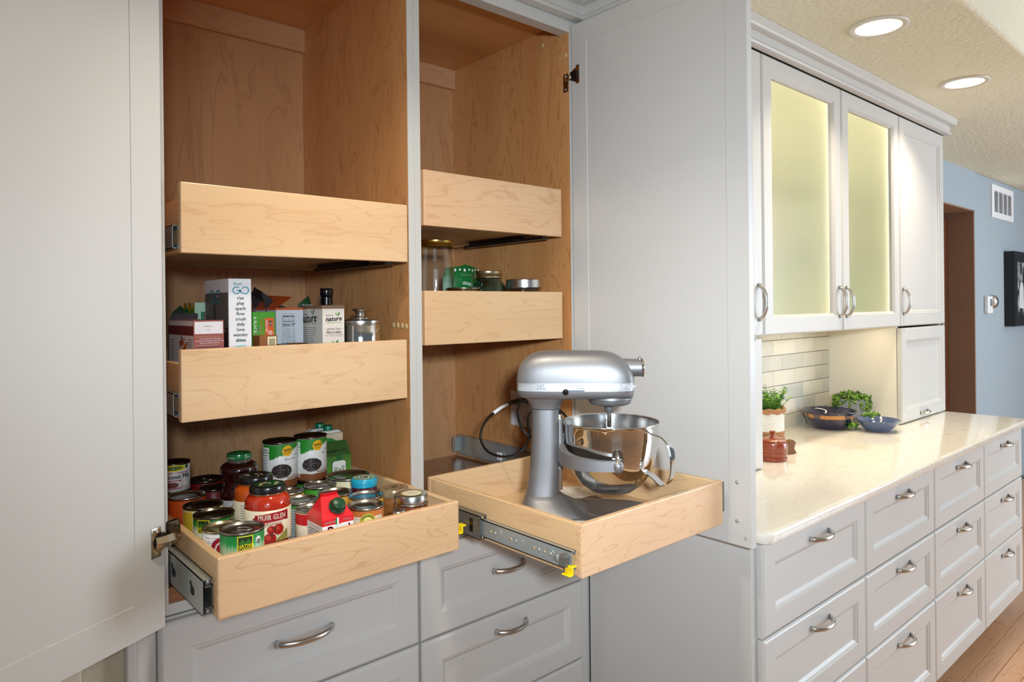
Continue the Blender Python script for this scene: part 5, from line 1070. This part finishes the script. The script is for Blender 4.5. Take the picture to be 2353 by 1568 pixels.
# white cracker box with a nutrition panel, torn open, dark bag inside
def f4(m, fn, w, h):
    m.rect(-w, w, h - .005, h + .0002, fn, 0, 1, 1).rect(-.0185, .0125, h - .092, h - .014, fn, 0, 2, 1).rect(-.0180, .0120, h - .0915, h - .0145, fn, 1, 0, 1)
    m.text('Nutrition Facts', -.003, h - .0205, .0066, fn, 2, 2, sx=.72, bold=.0003).text('About 5 servings per container', -.004, h - .0260, .0027, fn, 2, 3).text('Serv. size  6 crackers (28g)', -.004, h - .0300, .0030, fn, 2, 2).rect(-.0172, .0112, h - .0345, h - .0330, fn, 2, 2, 1)
    m.text('Amount per serving', -.0085, h - .0372, .0025, fn, 2, 3).text('Calories', -.0095, h - .0415, .0062, fn, 2, 2, sx=.85, bold=.0003).text('120', .0075, h - .0405, .0072, fn, 2, 2, bold=.0003).rect(-.0172, .0112, h - .0460, h - .0450, fn, 2, 2, 1)
    for k, s in enumerate(('Total Fat 3g', '  Saturated Fat 0g', '  Trans Fat 0g', 'Cholesterol 0mg', 'Sodium 135mg', 'Total Carbohydrate 21g', '  Dietary Fiber 2g', '  Total Sugars 2g', '    Includes 1g Added Sugars', 'Protein 3g')): m.text(s, -.0165 + len(s) * .00065, h - .0505 - k * .00395, .0032, fn, 2, 2 if s[0] != ' ' else 3, sx=.8).rect(-.0172, .0112, h - .0526 - k * .00395, h - .0524 - k * .00395, fn, 2, 3, 1); m.text('%d%%' % ((k * 7) % 9), .0095, h - .0505 - k * .00395, .0030, fn, 2, 2)
    m.rect(-.0172, .0112, h - .0905, h - .0893, fn, 2, 2, 1)
def s4_(m, fn, w, h): m.rect(-w, w, h - .005, h + .0002, fn, 0, 1, 1).poly([(-w, h - .022), (-.02, h - .022), (-.016, h - .010), (-w, h - .010)], fn, 1, 4).text('NEW LOOK', -.050, h - .016, .0065, fn, 2, 0)
t, w, d, h = carton('cracker_box', 'white cracker box with a nutrition panel, orange flap and dark bag inside', .6850, .7550, 1.662, .150, .0030, [C(214, 220, 228), C(206, 88, 30), C(34, 28, 44), C(110, 106, 120), C(10, 92, 60)], f4, s4_, top=False)
fl2 = MB().add([(-w, -d, h), (-w, d, h), (-w + .030, d - .02, h + .034), (-w + .044, -d + .006, h + .028)], [(0, 1, 2, 3)]).add([(-w + .0006, -d, h), (-w + .0006, d, h), (-w + .0306, d - .02, h + .0334), (-w + .0446, -d + .006, h + .0274)], [(3, 2, 1, 0)])
fp = flat((-w + .018, -.02, h + .0155), Vector((0, -1, 0)), Vector((.034, 0, .031)).normalized()); fl2.rect(-.042, -.004, -.004, .004, fp, 3, 1, 1)
fl2.build('lid_flap', [C(198, 82, 28), C(92, 140, 190)], t)
bg = MB(); R = random.Random(9); N_ = 9
def bagz(u, v): return h - .010 + max(0, .066 - .072 * u) * (1 - .5 * abs(v - .5)) + R.uniform(-.004, .004)
vs = []
for i in range(N_ + 1):
    for j in range(6): vs.append((-w - .014 + (2 * w + .012) * i / N_, -.02 + (d + .016) * j / 5 * .85, bagz(i / N_, j / 5)))
bg.add(vs, [(i * 6 + j, (i + 1) * 6 + j, (i + 1) * 6 + j + 1, i * 6 + j + 1) for i in range(N_) for j in range(5)])
for i in range(N_):
    for j in (0, 5): a, b = vs[i * 6 + j], vs[(i + 1) * 6 + j]; bg.add([a, b, (max(b[0], -w + .002), b[1], h - .03), (max(a[0], -w + .002), a[1], h - .03)], [(0, 1, 2, 3)])
bg.build('inner_bag', plain('dark_film', S(48, 42, 44), rough=.3, coat=.3), t, auto=radians(20))
# kraft-topped rice cracker box
def leafs(m, fn, u, v, s, a, b): m.poly([(u, v), (u - .0045 * s, v + .004 * s), (u - .004 * s, v + .0085 * s), (u - .0005 * s, v + .005 * s)], fn, 2, a).poly([(u + .0005 * s, v), (u + .003 * s, v + .006 * s), (u + .008 * s, v + .010 * s), (u + .0075 * s, v + .004 * s), (u + .004 * s, v)], fn, 2, b)
def f5(m, fn, w, h):
    m.rect(-w, w, h - .0085, h + .0002, fn, 0, 1, 1).text('back to', -.0105, h - .0245, .0068, fn, 1, 2, slant=.3, rot=.08).text('nature', .001, h - .0335, .0165, fn, 1, 2, slant=.25, rot=.05, bold=.0004); leafs(m, fn, .009, h - .0255, .95, 3, 4)
    m.text('Plant Based Snacks', .002, h - .0425, .0052, fn, 1, 5, slant=.3, rot=.04).text('gluten free', .001, h - .0580, .0082, fn, 1, 2, slant=.2).rect(-.025, -.016, h - .0585, h - .0581, fn, 1, 6, 1).rect(.018, .026, h - .0585, h - .0581, fn, 1, 6, 1)
    m.text('MULTI-SEED', .001, h - .0670, .0074, fn, 1, 6, bold=.0002).text('RICE THIN CRACKERS', .001, h - .0735, .0048, fn, 1, 6).rect(-.024, .026, h - .0775, h - .0772, fn, 1, 6, 1); leafs(m, fn, .001, h - .098, 1.35, 3, 4); m.text('NON GMO', .0, h - .103, .003, fn, 1, 6)
def s5_(m, fn, w, h):
    m.rect(-w, w, h - .0085, h + .0002, fn, 0, 1, 1).text('nature', -.012, h - .0325, .030, fn, 1, 2, sx=1.1, slant=.3, rot=.05, bold=.0005).text('back to', -.036, h - .022, .010, fn, 1, 2, slant=.3); leafs(m, fn, .006, h - .0225, 1.5, 3, 4)
    m.text('Plant Based Snacks', -.012, h - .0430, .0100, fn, 1, 5, slant=.3).lines(-.058, .030, h - .055, 10, .0050, .0015, fn, 1, 7).text('gluten free', -.01, h - .105, .012, fn, 1, 2)
carton('cracker_box', 'cream rice-cracker box with a brown top edge, beside the steel canister', .7630, .8210, 1.570, .123, .0085, [C(222, 214, 204), C(128, 98, 74), C(72, 48, 66), C(120, 168, 50), C(50, 124, 50), C(96, 150, 70), C(150, 104, 84), C(128, 120, 116)], f5, s5_)
# small fruit box behind
def f6(m, fn, w, h): m.rect(-w, w, 0, h - .0, fn, 0, 1, 1).rect(-w + .014, w, 0, h - .022, fn, 1, 2, 1).text('fruit', .0, h - .034, .020, fn, 2, 3, bold=.0005)
def s6_(m, fn, w, h): m.rect(-w, w, 0, h, fn, 0, 4, 1).disc(-.02, h - .030, .022, .018, fn, 1, 2).disc(.024, h - .032, .020, .018, fn, 1, 5).text('from', -.02, h - .026, .010, fn, 2, 3).text('the ground', -.006, h - .036, .011, fn, 2, 3).poly([(-.02, h), (-.012, h - .016), (-.004, h)], fn, 1, 6).poly([(.02, h), (.026, h - .018), (.032, h)], fn, 1, 6)
carton('fruit_box', 'small yellow and mint green box behind the tall cereal box', .5170, .5870, 1.735, .085, .0180, [C(190, 226, 200), C(190, 226, 200), C(16, 132, 74), C(240, 240, 236), C(204, 160, 30), C(96, 166, 40), C(236, 234, 226)], f6, s6_)
# small brown carton with a date sticker
def f7(m, fn, w, h): m.rect(-.002, w - .002, h - .022, h - .003, fn, 0, 1, 1).text('BEST BY', .008, h - .005, .0022, fn, 1, 2).lines(.0015, .016, h - .009, 4, .0036, .0020, fn, 1, 2).rect(-w + .003, w, 0, h - .026, fn, 0, 3, 1).rect(-w + .005, w - .004, 0, h - .030, fn, 1, 1, 1)
carton('spice_carton', 'small brown carton with a cream date sticker in front of the green snack box', .5990, .6390, 1.546, .040, -.0590, [plain('spice_brown', S(140, 84, 40), var=.3, vscale=90, rough=.45), C(226, 216, 172), C(60, 50, 40), C(160, 24, 24)], f7)
jar('bouillon_jar', .6060, 1.5930 + .0, ZL, [(0, 0), (.0, 0)], honey, [(0, 0), (.0135, 0), (.0135, .150), (.0150, .151), (.0150, .160), (.0140, .162), (0, .162)], plain('cap_teal2', S(10, 120, 84), rough=.35), 'narrow jar with a green cap showing above the small brown carton', group='jars in the middle left drawer') if False else None
t = thing('bouillon_jar', 'narrow jar with a green cap showing between the brown carton and the tall box', 'jar', (.5985, 1.6000 - .0, ZZ(ZL))) if False else None
can(.710, 1.597, .046, .1265, ZL, 'wide tin whose bright lid just shows in front of the nutrition-panel box', C(200, 200, 196), lid=plain('tin_bright', S(214, 214, 212), metal=1, rough=.16), group='tins in the middle left drawer')
# steel canister with a spool-shaped knob
t = thing('steel_canister', 'polished steel canister with a spool-shaped knob on its lid', 'canister', (.8840, 1.603, ZZ(ZL)))
MB().lathe([(0, 0), (.049, 0), (.0505, .002), (.0505, .168), (.0495, .170)], 48).build('body', steel, t)
MB().lathe([(.0500, .1665), (.0530, .167), (.0535, .169), (.0515, .171), (.0535, .173), (.0535, .178), (.0500, .1805), (.030, .1830), (.0270, .1835), (.0275, .1850), (.0255, .1860), (.0130, .1880), (.0110, .192), (.0115, .197), (.0150, .202), (.0200, .2055), (.0205, .2070), (.0180, .2085), (0, .2090)], 48).build('lid', nickel, t, auto=radians(40))
fnc = cyl(.0505, to_cam(.884, 1.603), .0003); MB().text('PJ', -.052, .145, .022, fnc, 1, 0).text('tea', -.050, .118, .010, fnc, 1, 0).build('handwriting', C(60, 40, 60), t)
# dark bottle behind the cracker box
t = thing('oil_bottle', 'dark bottle with a glossy black cap behind the rice-cracker box', 'bottle', (.8640, 1.752, ZZ(ZL)))
MB().lathe([(0, 0), (.030, 0), (.0315, .003), (.0315, .170), (.028, .192), (.0165, .208), (.0140, .215), (.0140, .226)], 32).build('glass_body', plain('brown_glass', S(52, 30, 20), rough=.08, coat=1), t)
MB().lathe([(.0150, .220), (.0165, .221), (.0165, .240), (.0150, .2415), (.0165, .243), (.0180, .246), (.0180, .262), (.0170, .2650), (0, .2655)], 32).build('cap', plain('black_gloss', S(12, 13, 18), rough=.15, coat=.6), t, auto=radians(40))
# green striped bag and a dark green pouch at the back
def pouch(name, label, pts, y0, y1, m, prints=None, mats=(), tilt=0.0):
    """soft upright bag: front outline in x/z, bulging in depth"""
    cx = sum(p[0] for p in pts) / len(pts); zb_ = min(p[1] for p in pts); yc = (y0 + y1) / 2; n_ = len(pts)
    o = thing(name, label, 'bag', (cx, yc, ZZ(zb_)))
    P = [(x - cx, z - zb_) for x, z in pts]; c = (0, sum(p[1] for p in P) / n_); D = (y1 - y0) / 2; mb = MB()
    for s in (-1, 1):
        vs = [(x, 0, z) for x, z in P] + [(c[0] + (x - c[0]) * .6, s * D * .7, c[1] + (z - c[1]) * .6) for x, z in P] + [(c[0], s * D, c[1])]
        fs = [(k, (k + 1) % n_, n_ + (k + 1) % n_, n_ + k) for k in range(n_)] + [(n_ + k, n_ + (k + 1) % n_, 2 * n_) for k in range(n_)]
        mb.add(vs, fs if s < 0 else [f[::-1] for f in fs], 0, True)
    mb.build('bag_body', m, o)
    if prints: q = MB(); prints(q, lambda u, v, l: (u, -D * max(0, 1 - abs(u - c[0]) / .07 * .62 - abs(v - c[1]) / .1 * .28) - .002 - .0004 * l, v)); q.build('bag_print', list(mats), o)
    return o
def stripes(q, fn):
    for k in range(5): q.rect(-.012 + k * .006, -.0095 + k * .006, .205, .222, fn, 0, 0, 1)
pouch('snack_bag', 'dark green bag with white stripes poking up behind the rice-cracker box', [(.798, ZL), (.832, ZL), (.834, .015), (.828, .036), (.815, .028), (.796, .012)], 1.770, 1.800, plain('film_green', S(24, 72, 40), rough=.3, coat=.4), stripes, (C(214, 220, 210),))
pouch('snack_bag', 'dark green pouch at the back left corner of the middle drawer', [(.470, ZL), (.505, ZL), (.505, .004), (.498, .012), (.480, -.004), (.470, -.03)], 1.760, 1.800, plain('film_green_dark', S(16, 60, 44), rough=.3, coat=.4))

# ================================================================== jars in the middle right drawer
ZR = -.0803
clear = thin_glass('clear_glass', (.975, .985, .98, 1)); aqua = thin_glass('aqua_glass', (.70, .86, .87, 1)); gold = plain('gold_lid', S(206, 172, 90), metal=1, rough=.26)
def glass_jar(name, label, x, y, r, h, mat, lidr, lidh, lidm, shoulder, z=ZR, screw=True):
    t = thing(name, label, 'jar', (x, y, ZZ(z)), 0, 'jars in the middle right drawer'); hb = h - lidh
    out = [(0, .002), (r * .85, 0), (r * .97, .004), (r, .012), (r, hb - shoulder), (r * .97, hb - shoulder * .72), (r * .90, hb - shoulder * .42), (lidr * .99, hb - shoulder * .16), (lidr * .96, hb), (lidr * .96, hb + lidh * .6)]
    MB().lathe(out, 44).build('glass_body', mat, t)
    MB().lathe([(max(a - .003, 0), b + .003) for a, b in out[:-1]], 44).build('glass_inside', mat, t)
    lp = [(lidr, hb - .001), (lidr * 1.035, hb)] + ([(lidr * 1.0, hb + lidh * .25), (lidr * 1.035, hb + lidh * .4), (lidr * 1.0, hb + lidh * .55), (lidr * 1.03, hb + lidh * .7)] if screw else []) + [(lidr * 1.03, hb + lidh * .92), (lidr * .99, h), (lidr * .9, h - .0006), (0, h - .0003)]
    MB().lathe(lp, 44).build('lid', lidm, t, auto=radians(40)); return t
glass_jar('storage_jar', 'tall clear glass jar with a gold lid beside the centre stile', 1.2140, 1.735, .0585, .284, clear, .0530, .021, gold, .075)
glass_jar('storage_jar', 'low jar whose steel lid just shows above the drawer front, by the green bag', 1.2374, 1.627, .0500, .138, clear, .0490, .016, nickel_h, .02)
glass_jar('storage_jar', 'blue-green glass jar with a pale gold lid', 1.3900, 1.698, .0585, .194, aqua, .0440, .022, plain('pale_gold', S(206, 196, 160), metal=1, rough=.28), .055)
glass_jar('storage_jar', 'squat clear jar with a brushed steel lid near the right wall', 1.4840, 1.632, .0545, .167, clear, .0565, .026, nickel, .012, screw=False)
def ging(q, fn):
    q.rect(-.052, .056, .018, .192, fn, 0, 1, 6)
    for k in range(7): q.rect(-.050 + k * .0155, -.044 + k * .0155, .196 + (k % 2) * .003, .205, fn, 1, 0, 1)
    for k in range(8): q.rect(.058, .066, .030 + k * .020, .040 + k * .020, fn, 1, 0, 1)
    q.rect(.0115, .0120, .02, .185, fn, 1, 0, 1).rect(-.052, .056, .1845, .1850, fn, 1, 0, 6)
    q.text('BUTTERNUT', -.022, .158, .0135, fn, 2, 0, arc=.05, bold=.0003).text('MOUNTAIN FARM', -.022, .137, .0108, fn, 2, 0, sx=.8, bold=.0003).text('VERMONT', -.022, .125, .0062, fn, 2, 0).text('SUGAR COMPANY', -.022, .116, .0068, fn, 2, 0)
    for k, s in enumerate(('Tiny', 'nutritious', 'and artfully', 'crafted in the', 'green hills of', 'Vermont.')): q.text(s, .033, .174 - k * .0125, .0088, fn, 2, 0)
pouch('sugar_bag', 'green gingham sugar bag standing between the glass jars', [(1.285, ZR), (1.420, ZR), (1.424, .06), (1.428, .110), (1.432, .128), (1.392, .138), (1.375, .141), (1.355, .134), (1.300, .128), (1.288, .10)], 1.765, 1.835, plain('gingham_green', S(26, 120, 56), rough=.3, coat=.4), ging, (WHITE, C(18, 112, 50)))

# ================================================================== things on the worktop
CT = -.5888
# turned wooden pot with a lid, and a carved tail beside it
redwood = wood('redwood_gloss', S(150, 62, 28), S(126, 46, 20), S(74, 22, 10), 'z', 9, .4, rough=.12, coat=.8)
t = thing('wooden_pot', 'glossy red-brown turned wooden pot with a knobbed lid', 'pot', (2.462, 1.318, ZZ(CT)))
MB().lathe([(0, 0), (.050, 0), (.052, .004), (.052, .012), (.049, .016), (.0515, .020), (.053, .028), (.0535, .034), (.0525, .0345), (.0535, .036), (.0545, .046), (.0540, .0465), (.0545, .048), (.0545, .056), (.0540, .0565), (.0542, .058), (.052, .068), (.047, .073), (0, .073)], 44).build('body', redwood, t, auto=radians(30))
lidp = MB().lathe([(.045, .0715), (.049, .073), (.0495, .0765), (.047, .079), (.030, .083), (.012, .085), (.0085, .088), (.0075, .094), (.0095, .101), (.0115, .106), (.0095, .1085), (0, .109)], 44).build('lid', redwood, t, auto=radians(35))
t = thing('wooden_carving', 'small carved brown wooden bird tail beside the turned pot', 'carving', (2.600, 1.325, ZZ(CT)), -.35)
MB().prism([(-.030, 0), (.012, 0), (.030, .003), (.018, .022), (.026, .046), (.012, .056), (-.006, .050), (-.014, .054), (-.020, .044), (-.030, .030)], lambda u, v, w: (u, -.011 + w, v), .022).build('body', wood('brown_carving', S(126, 82, 44), S(100, 62, 32), S(66, 36, 18), 'z', 6, .4, rough=.3), t)
# basket with a leafy plant
wic = plain('seagrass', S(176, 128, 88), var=.25, vscale=120, rough=.8); ropew = plain('white_rope', S(232, 228, 220), rough=.85)
t = thing('plant_basket', 'white and tan woven basket holding a small leafy plant', 'plant', (2.800, 1.528, ZZ(CT)))
def coils(z0, z1, r, n, rad, m, name, wob=0.0, twist=0):
    mb = MB()
    for k in range(n):
        z = z0 + (z1 - z0) * (k + .5) / n; P = []
        for i in range(41): a = 2 * pi * i / 40; P.append(((r + wob * sin(9 * a + k)) * cos(a), (r + wob * sin(9 * a + k)) * sin(a), z + wob * cos(11 * a + k * 2)))
        mb.tube(P, rad, 6, cap=False)
    return mb.build(name, m, t)
coils(0, .046, .070, 5, .0058, wic, 'seagrass_base', .0015); coils(.046, .124, .071, 13, .0038, ropew, 'rope_band'); coils(.124, .142, .074, 2, .0075, wic, 'seagrass_rim', .003)
MB().lathe([(0, .003), (.067, .003), (.069, .125), (0, .125)], 30).build('basket_lining', wic, t)
def leafy(parent, n, R, spread, zb, zt, size, ms, name, seed):
    mb = MB(); rnd = random.Random(seed)
    for s in range(n):
        a = rnd.uniform(0, 2 * pi); q = R * sqrt(rnd.random()); x, y = q * cos(a), q * sin(a); top = zb + (zt - zb) * rnd.uniform(.45, 1); lx, ly = spread * rnd.uniform(.2, 1) * cos(a), spread * rnd.uniform(.2, 1) * sin(a); k = 9
        P = [(x + lx * (i / k) ** 1.5, y + ly * (i / k) ** 1.5, zb + (top - zb) * (i / k)) for i in range(k + 1)]; mb.tube(P, .0008, 4, mi=2)
        for i in range(2, k + 1):
            for d_ in range(2):
                b = rnd.uniform(0, 2 * pi); L_ = size * rnd.uniform(.6, 1.1) * (1 - .35 * i / k); c = Vector(P[i]); dv = Vector((cos(b), sin(b), rnd.uniform(.1, .7))).normalized(); sd = dv.cross(Vector((0, 0, 1))).normalized() * L_ * .36; up = sd.cross(dv).normalized() * L_ * .08
                mb.add([c, c + dv * L_ * .45 + sd, c + dv * L_, c + dv * L_ * .45 - sd, c + dv * L_ * .5 - up], [(0, 1, 4), (1, 2, 4), (2, 3, 4), (3, 0, 4)], rnd.randrange(2), False)
    o = mb.build(name, ms, parent); o['kind'] = 'stuff'; return o
gr = [plain('leaf_green', S(140, 188, 62), rough=.45, sss=.0), plain('leaf_deep', S(70, 130, 58), rough=.45), plain('leaf_stem', S(110, 130, 60), rough=.6)]
leafy(t, 46, .062, .062, .120, .232, .030, gr, 'leaves', 4)
# stoneware bowls
navy = plain('navy_glaze', S(22, 22, 58), rough=.08, coat=1.0); slate = plain('slate_blue_glaze', S(70, 88, 126), var=.15, vscale=30, rough=.12, coat=.8)
t = thing('stoneware_bowl', 'large navy blue glazed bowl with a tan decorated band', 'bowl', (3.290, 1.4755, ZZ(CT)))
prof = [(0, .004), (.066, .004), (.068, 0), (.074, 0), (.077, .003), (.090, .020), (.100, .040), (.1035, .050)]
MB().lathe(prof + [(.1045, .053)], 48).build('bowl_body', navy, t)
bandm, nt, p = base('decor_band'); setp(p, rough=.3); N = nt.nodes; L = nt.links
tc = N.new('ShaderNodeTexCoord'); nz = N.new('ShaderNodeTexNoise'); nz.inputs['Scale'].default_value = 22; nz.inputs['Detail'].default_value = 1; L.new(tc.outputs['Object'], nz.inputs['Vector']); cr = N.new('ShaderNodeValToRGB'); e = cr.color_ramp.elements; e[0].position = .48; e[0].color = S(104, 92, 90); e[1].position = .52; e[1].color = S(196, 136, 78); L.new(nz.outputs[0], cr.inputs[0]); L.new(cr.outputs[0], p.inputs['Base Color'])
MB().lathe([(.1045, .053), (.1060, .0545), (.1115, .0700), (.1122, .0715)], 48).build('decorated_band', bandm, t)
MB().lathe([(.1122, .0715), (.1180, .0790), (.1205, .0815), (.1210, .0835), (.1195, .0850), (.1165, .0835), (.104, .066), (.088, .040), (.060, .016), (0, .010)], 48).build('bowl_inside', navy, t)
t = thing('stoneware_bowl', 'smaller slate blue bowl with turned rings, in front of the succulent', 'bowl', (3.362, 1.283, ZZ(CT)))
pr2 = [(0, .003), (.043, .003), (.044, 0), (.051, 0), (.053, .003)] + [(.053 + .037 * k / 9 + (.0007 if k % 2 else 0), .004 + .043 * (k / 9) ** 1.05) for k in range(1, 10)]
MB().lathe(pr2 + [(.0925, .0505), (.0945, .0530), (.0935, .0548), (.0905, .0535), (.078, .036), (.050, .014), (0, .010)], 48).build('bowl_body', slate, t)
MB().lathe([(.0510, .0004), (.0533, .003), (.0540, .0045)], 40).build('bare_foot', plain('bare_clay', S(176, 116, 78), rough=.8), t)
# string-of-pearls in a ribbed grey pot
t = thing('succulent_pot', 'ribbed pale grey pot overflowing with trailing green bead succulent', 'plant', (3.498, 1.455, ZZ(CT)))
pm_ = plain('grey_ceramic', S(176, 176, 172), rough=.5, bump=(170, .8, .006, 1)); pb = MB(); n_ = 44; prf = [(.058, 0), (.060, .004), (.068, .116), (.070, .122), (.066, .122), (.064, .112)]
vs = []
for r_, z in prf:
    for k in range(n_ * 2): a = pi * k / n_; q = r_ + (.0022 if k % 4 < 2 and 0 < z < .12 else 0); vs.append((q * cos(a), q * sin(a), z))
pb.add(vs, [(i * 2 * n_ + k, i * 2 * n_ + (k + 1) % (2 * n_), (i + 1) * 2 * n_ + (k + 1) % (2 * n_), (i + 1) * 2 * n_ + k) for i in range(len(prf) - 1) for k in range(2 * n_)])
pb.build('pot', pm_, t); MB().lathe([(0, .112), (.064, .112)], 24).build('soil', plain('soil', S(50, 40, 30), rough=.95), t)
def beads(parent, strands, name, seed):
    mb = MB(); rnd = random.Random(seed); sp = bmesh.new(); bmesh.ops.create_icosphere(sp, subdivisions=1, radius=1); V = [v.co.copy() for v in sp.verts]; F = [[v.index for v in f.verts] for f in sp.faces]; sp.free()
    for P in strands:
        for c in P:
            r_ = rnd.uniform(.0052, .0070); d_ = Vector((rnd.uniform(-1, 1), rnd.uniform(-1, 1), rnd.uniform(-.6, 1))) * .0075
            mb.add([Vector(c) + d_ + Vector((v.x * r_, v.y * r_, v.z * r_ * 1.25)) for v in V], F, 0 if rnd.random() < .6 else 1, True)
    o = mb.build(name, [plain('bead_green', S(108, 146, 40), rough=.35), plain('bead_dark', S(66, 106, 34), rough=.35)], parent); o['kind'] = 'stuff'; return o
rnd = random.Random(21); ST = []
for k in range(170): a = rnd.uniform(0, 6.28); q = .078 * sqrt(rnd.random()); ST.append([(q * cos(a), q * sin(a), .122 + .030 * rnd.random() * (1 - (q / .09) ** 2))])
for k in range(22):
    a = 2 * pi * k / 22 + rnd.uniform(-.1, .1); ln = rnd.choice((.03, .06, .10, .11)) if not (2.9 < a < 4.3) else rnd.choice((.01, .02, .05)); r_ = .078 + rnd.uniform(0, .010); ST.append([(r_ * cos(a) + rnd.uniform(-.003, .003), r_ * sin(a) + rnd.uniform(-.003, .003), .128 - ln * i / (ln / .0085)) for i in range(int(ln / .0085) + 1)])
beads(t, ST, 'bead_strands', 5)
# trailing tips lying on the worktop and in the small bowl
t2 = thing('succulent_trail', 'loose tip of bead succulent lying in the slate blue bowl and on the worktop', 'plant', (3.375, 1.300, ZZ(CT)))
TR = []
for k in range(26): u = rnd.uniform(-1, 1); TR.append([(.005 + .045 * u, .015 + rnd.uniform(-.02, .02), .062 + .014 * (1 - u * u) * rnd.random() + .004)])
for k in range(34): u = rnd.random(); TR.append([(.105 + .035 * u * rnd.uniform(.6, 1), -.02 + .10 * (u - .5) * rnd.random(), .016 + .014 * rnd.random() * (1 - u))])
for k in range(34): TR.append([(-.075 + rnd.uniform(-.03, .02), .075 + rnd.uniform(-.02, .02), .016 + .014 * rnd.random())])
beads(t2, TR, 'bead_strands', 8)

# ================================================================== on the far blue wall
VY = YW - .001
t = thing('wall_vent', 'white slotted return-air vent high on the blue wall', 'vent', (6.86, VY, ZZ(.815)))
MB().rings(.615, .270, [(0, 0), (0, .008), (.006, .012), (.045, .012), (.050, .006)], fill=False, start=False, fn=lambda u, v, d: (u, -d, v)).build('frame', white_p, t)
MB().box(-.265, .265, -.003, .0, -.095, .095).build('backing', plain('vent_dark', S(60, 62, 66), rough=.8), t)
for k in range(5): MB().box(-.262 + k * .1310 - .008, -.262 + k * .131 + .008, -.010, -.003, -.092, .092).build('mullion', white_p, t)
sm = MB()
for c in range(4):
    for k in range(16): z = -.086 + k * .0115; sm.prism([(-.009, z), (-.0085, z + .0015), (-.003, z + .007), (-.003, z + .0055)], lambda u, v, w, c=c: (-.254 + c * .131 + w, u, v), .115)
o = sm.build('louvre_slats', white_p, t); o['kind'] = 'stuff'
t = thing('thermostat', 'small white thermostat beside a round chrome sensor', 'thermostat', (6.40, VY, ZZ(-.022)))
MB().box(-.065, .065, -.028, 0, -.068, .068, bv=.006).build('case', white_p, t); MB().box(-.010, .045, -.0295, -.0275, -.010, .045).build('screen', plain('lcd', S(110, 124, 126), rough=.2), t)
o = MB().lathe([(.055, 0), (.053, .018), (.042, .036), (.022, .046), (0, .050)], 28).build('round_sensor', nickel, None, (6.53, VY, ZZ(.002)), (pi / 2, 0, 0)); tag(o, 'round brushed-metal sensor dome beside the thermostat', 'sensor')
t = thing('picture_frame', 'black framed black-and-white portrait on the blue wall', 'picture', (7.30, VY, ZZ(.108)))
MB().rings(.80, .625, [(0, 0), (0, .075), (.085, .075), (.085, .060)], fill=False, start=True, fn=lambda u, v, d: (u, -d, v)).build('frame', plain('black_frame', S(12, 12, 14), rough=.35), t)
pc, nt, p = base('mono_print'); setp(p, rough=.35); N = nt.nodes; L = nt.links
tc = N.new('ShaderNodeTexCoord'); nz = N.new('ShaderNodeTexNoise'); nz.inputs['Scale'].default_value = 9; nz.inputs['Detail'].default_value = 6; L.new(tc.outputs['Object'], nz.inputs['Vector']); cr = N.new('ShaderNodeValToRGB'); e = cr.color_ramp.elements; e[0].position = .45; e[0].color = S(26, 26, 28); e[1].position = .68; e[1].color = S(190, 190, 192); L.new(nz.outputs[0], cr.inputs[0]); L.new(cr.outputs[0], p.inputs['Base Color'])
m = MB().box(-.316, .316, -.060, -.052, -.229, .229); fp = flat((0, -.060, 0), (1, 0, 0), (0, 0, 1))
m.poly([(-.20, -.16), (-.05, -.17), (-.07, .02), (-.10, .06), (-.15, .06), (-.19, .0)], fp, 0, 1).disc(-.125, .105, .032, .042, fp, 0, 2).poly([(-.155, .10), (-.15, .145), (-.125, .158), (-.10, .145), (-.092, .10), (-.105, .13), (-.145, .13)], fp, 1, 3)
m.build('portrait_print', [pc, C(216, 216, 218), C(160, 160, 162), C(40, 40, 42)], t)
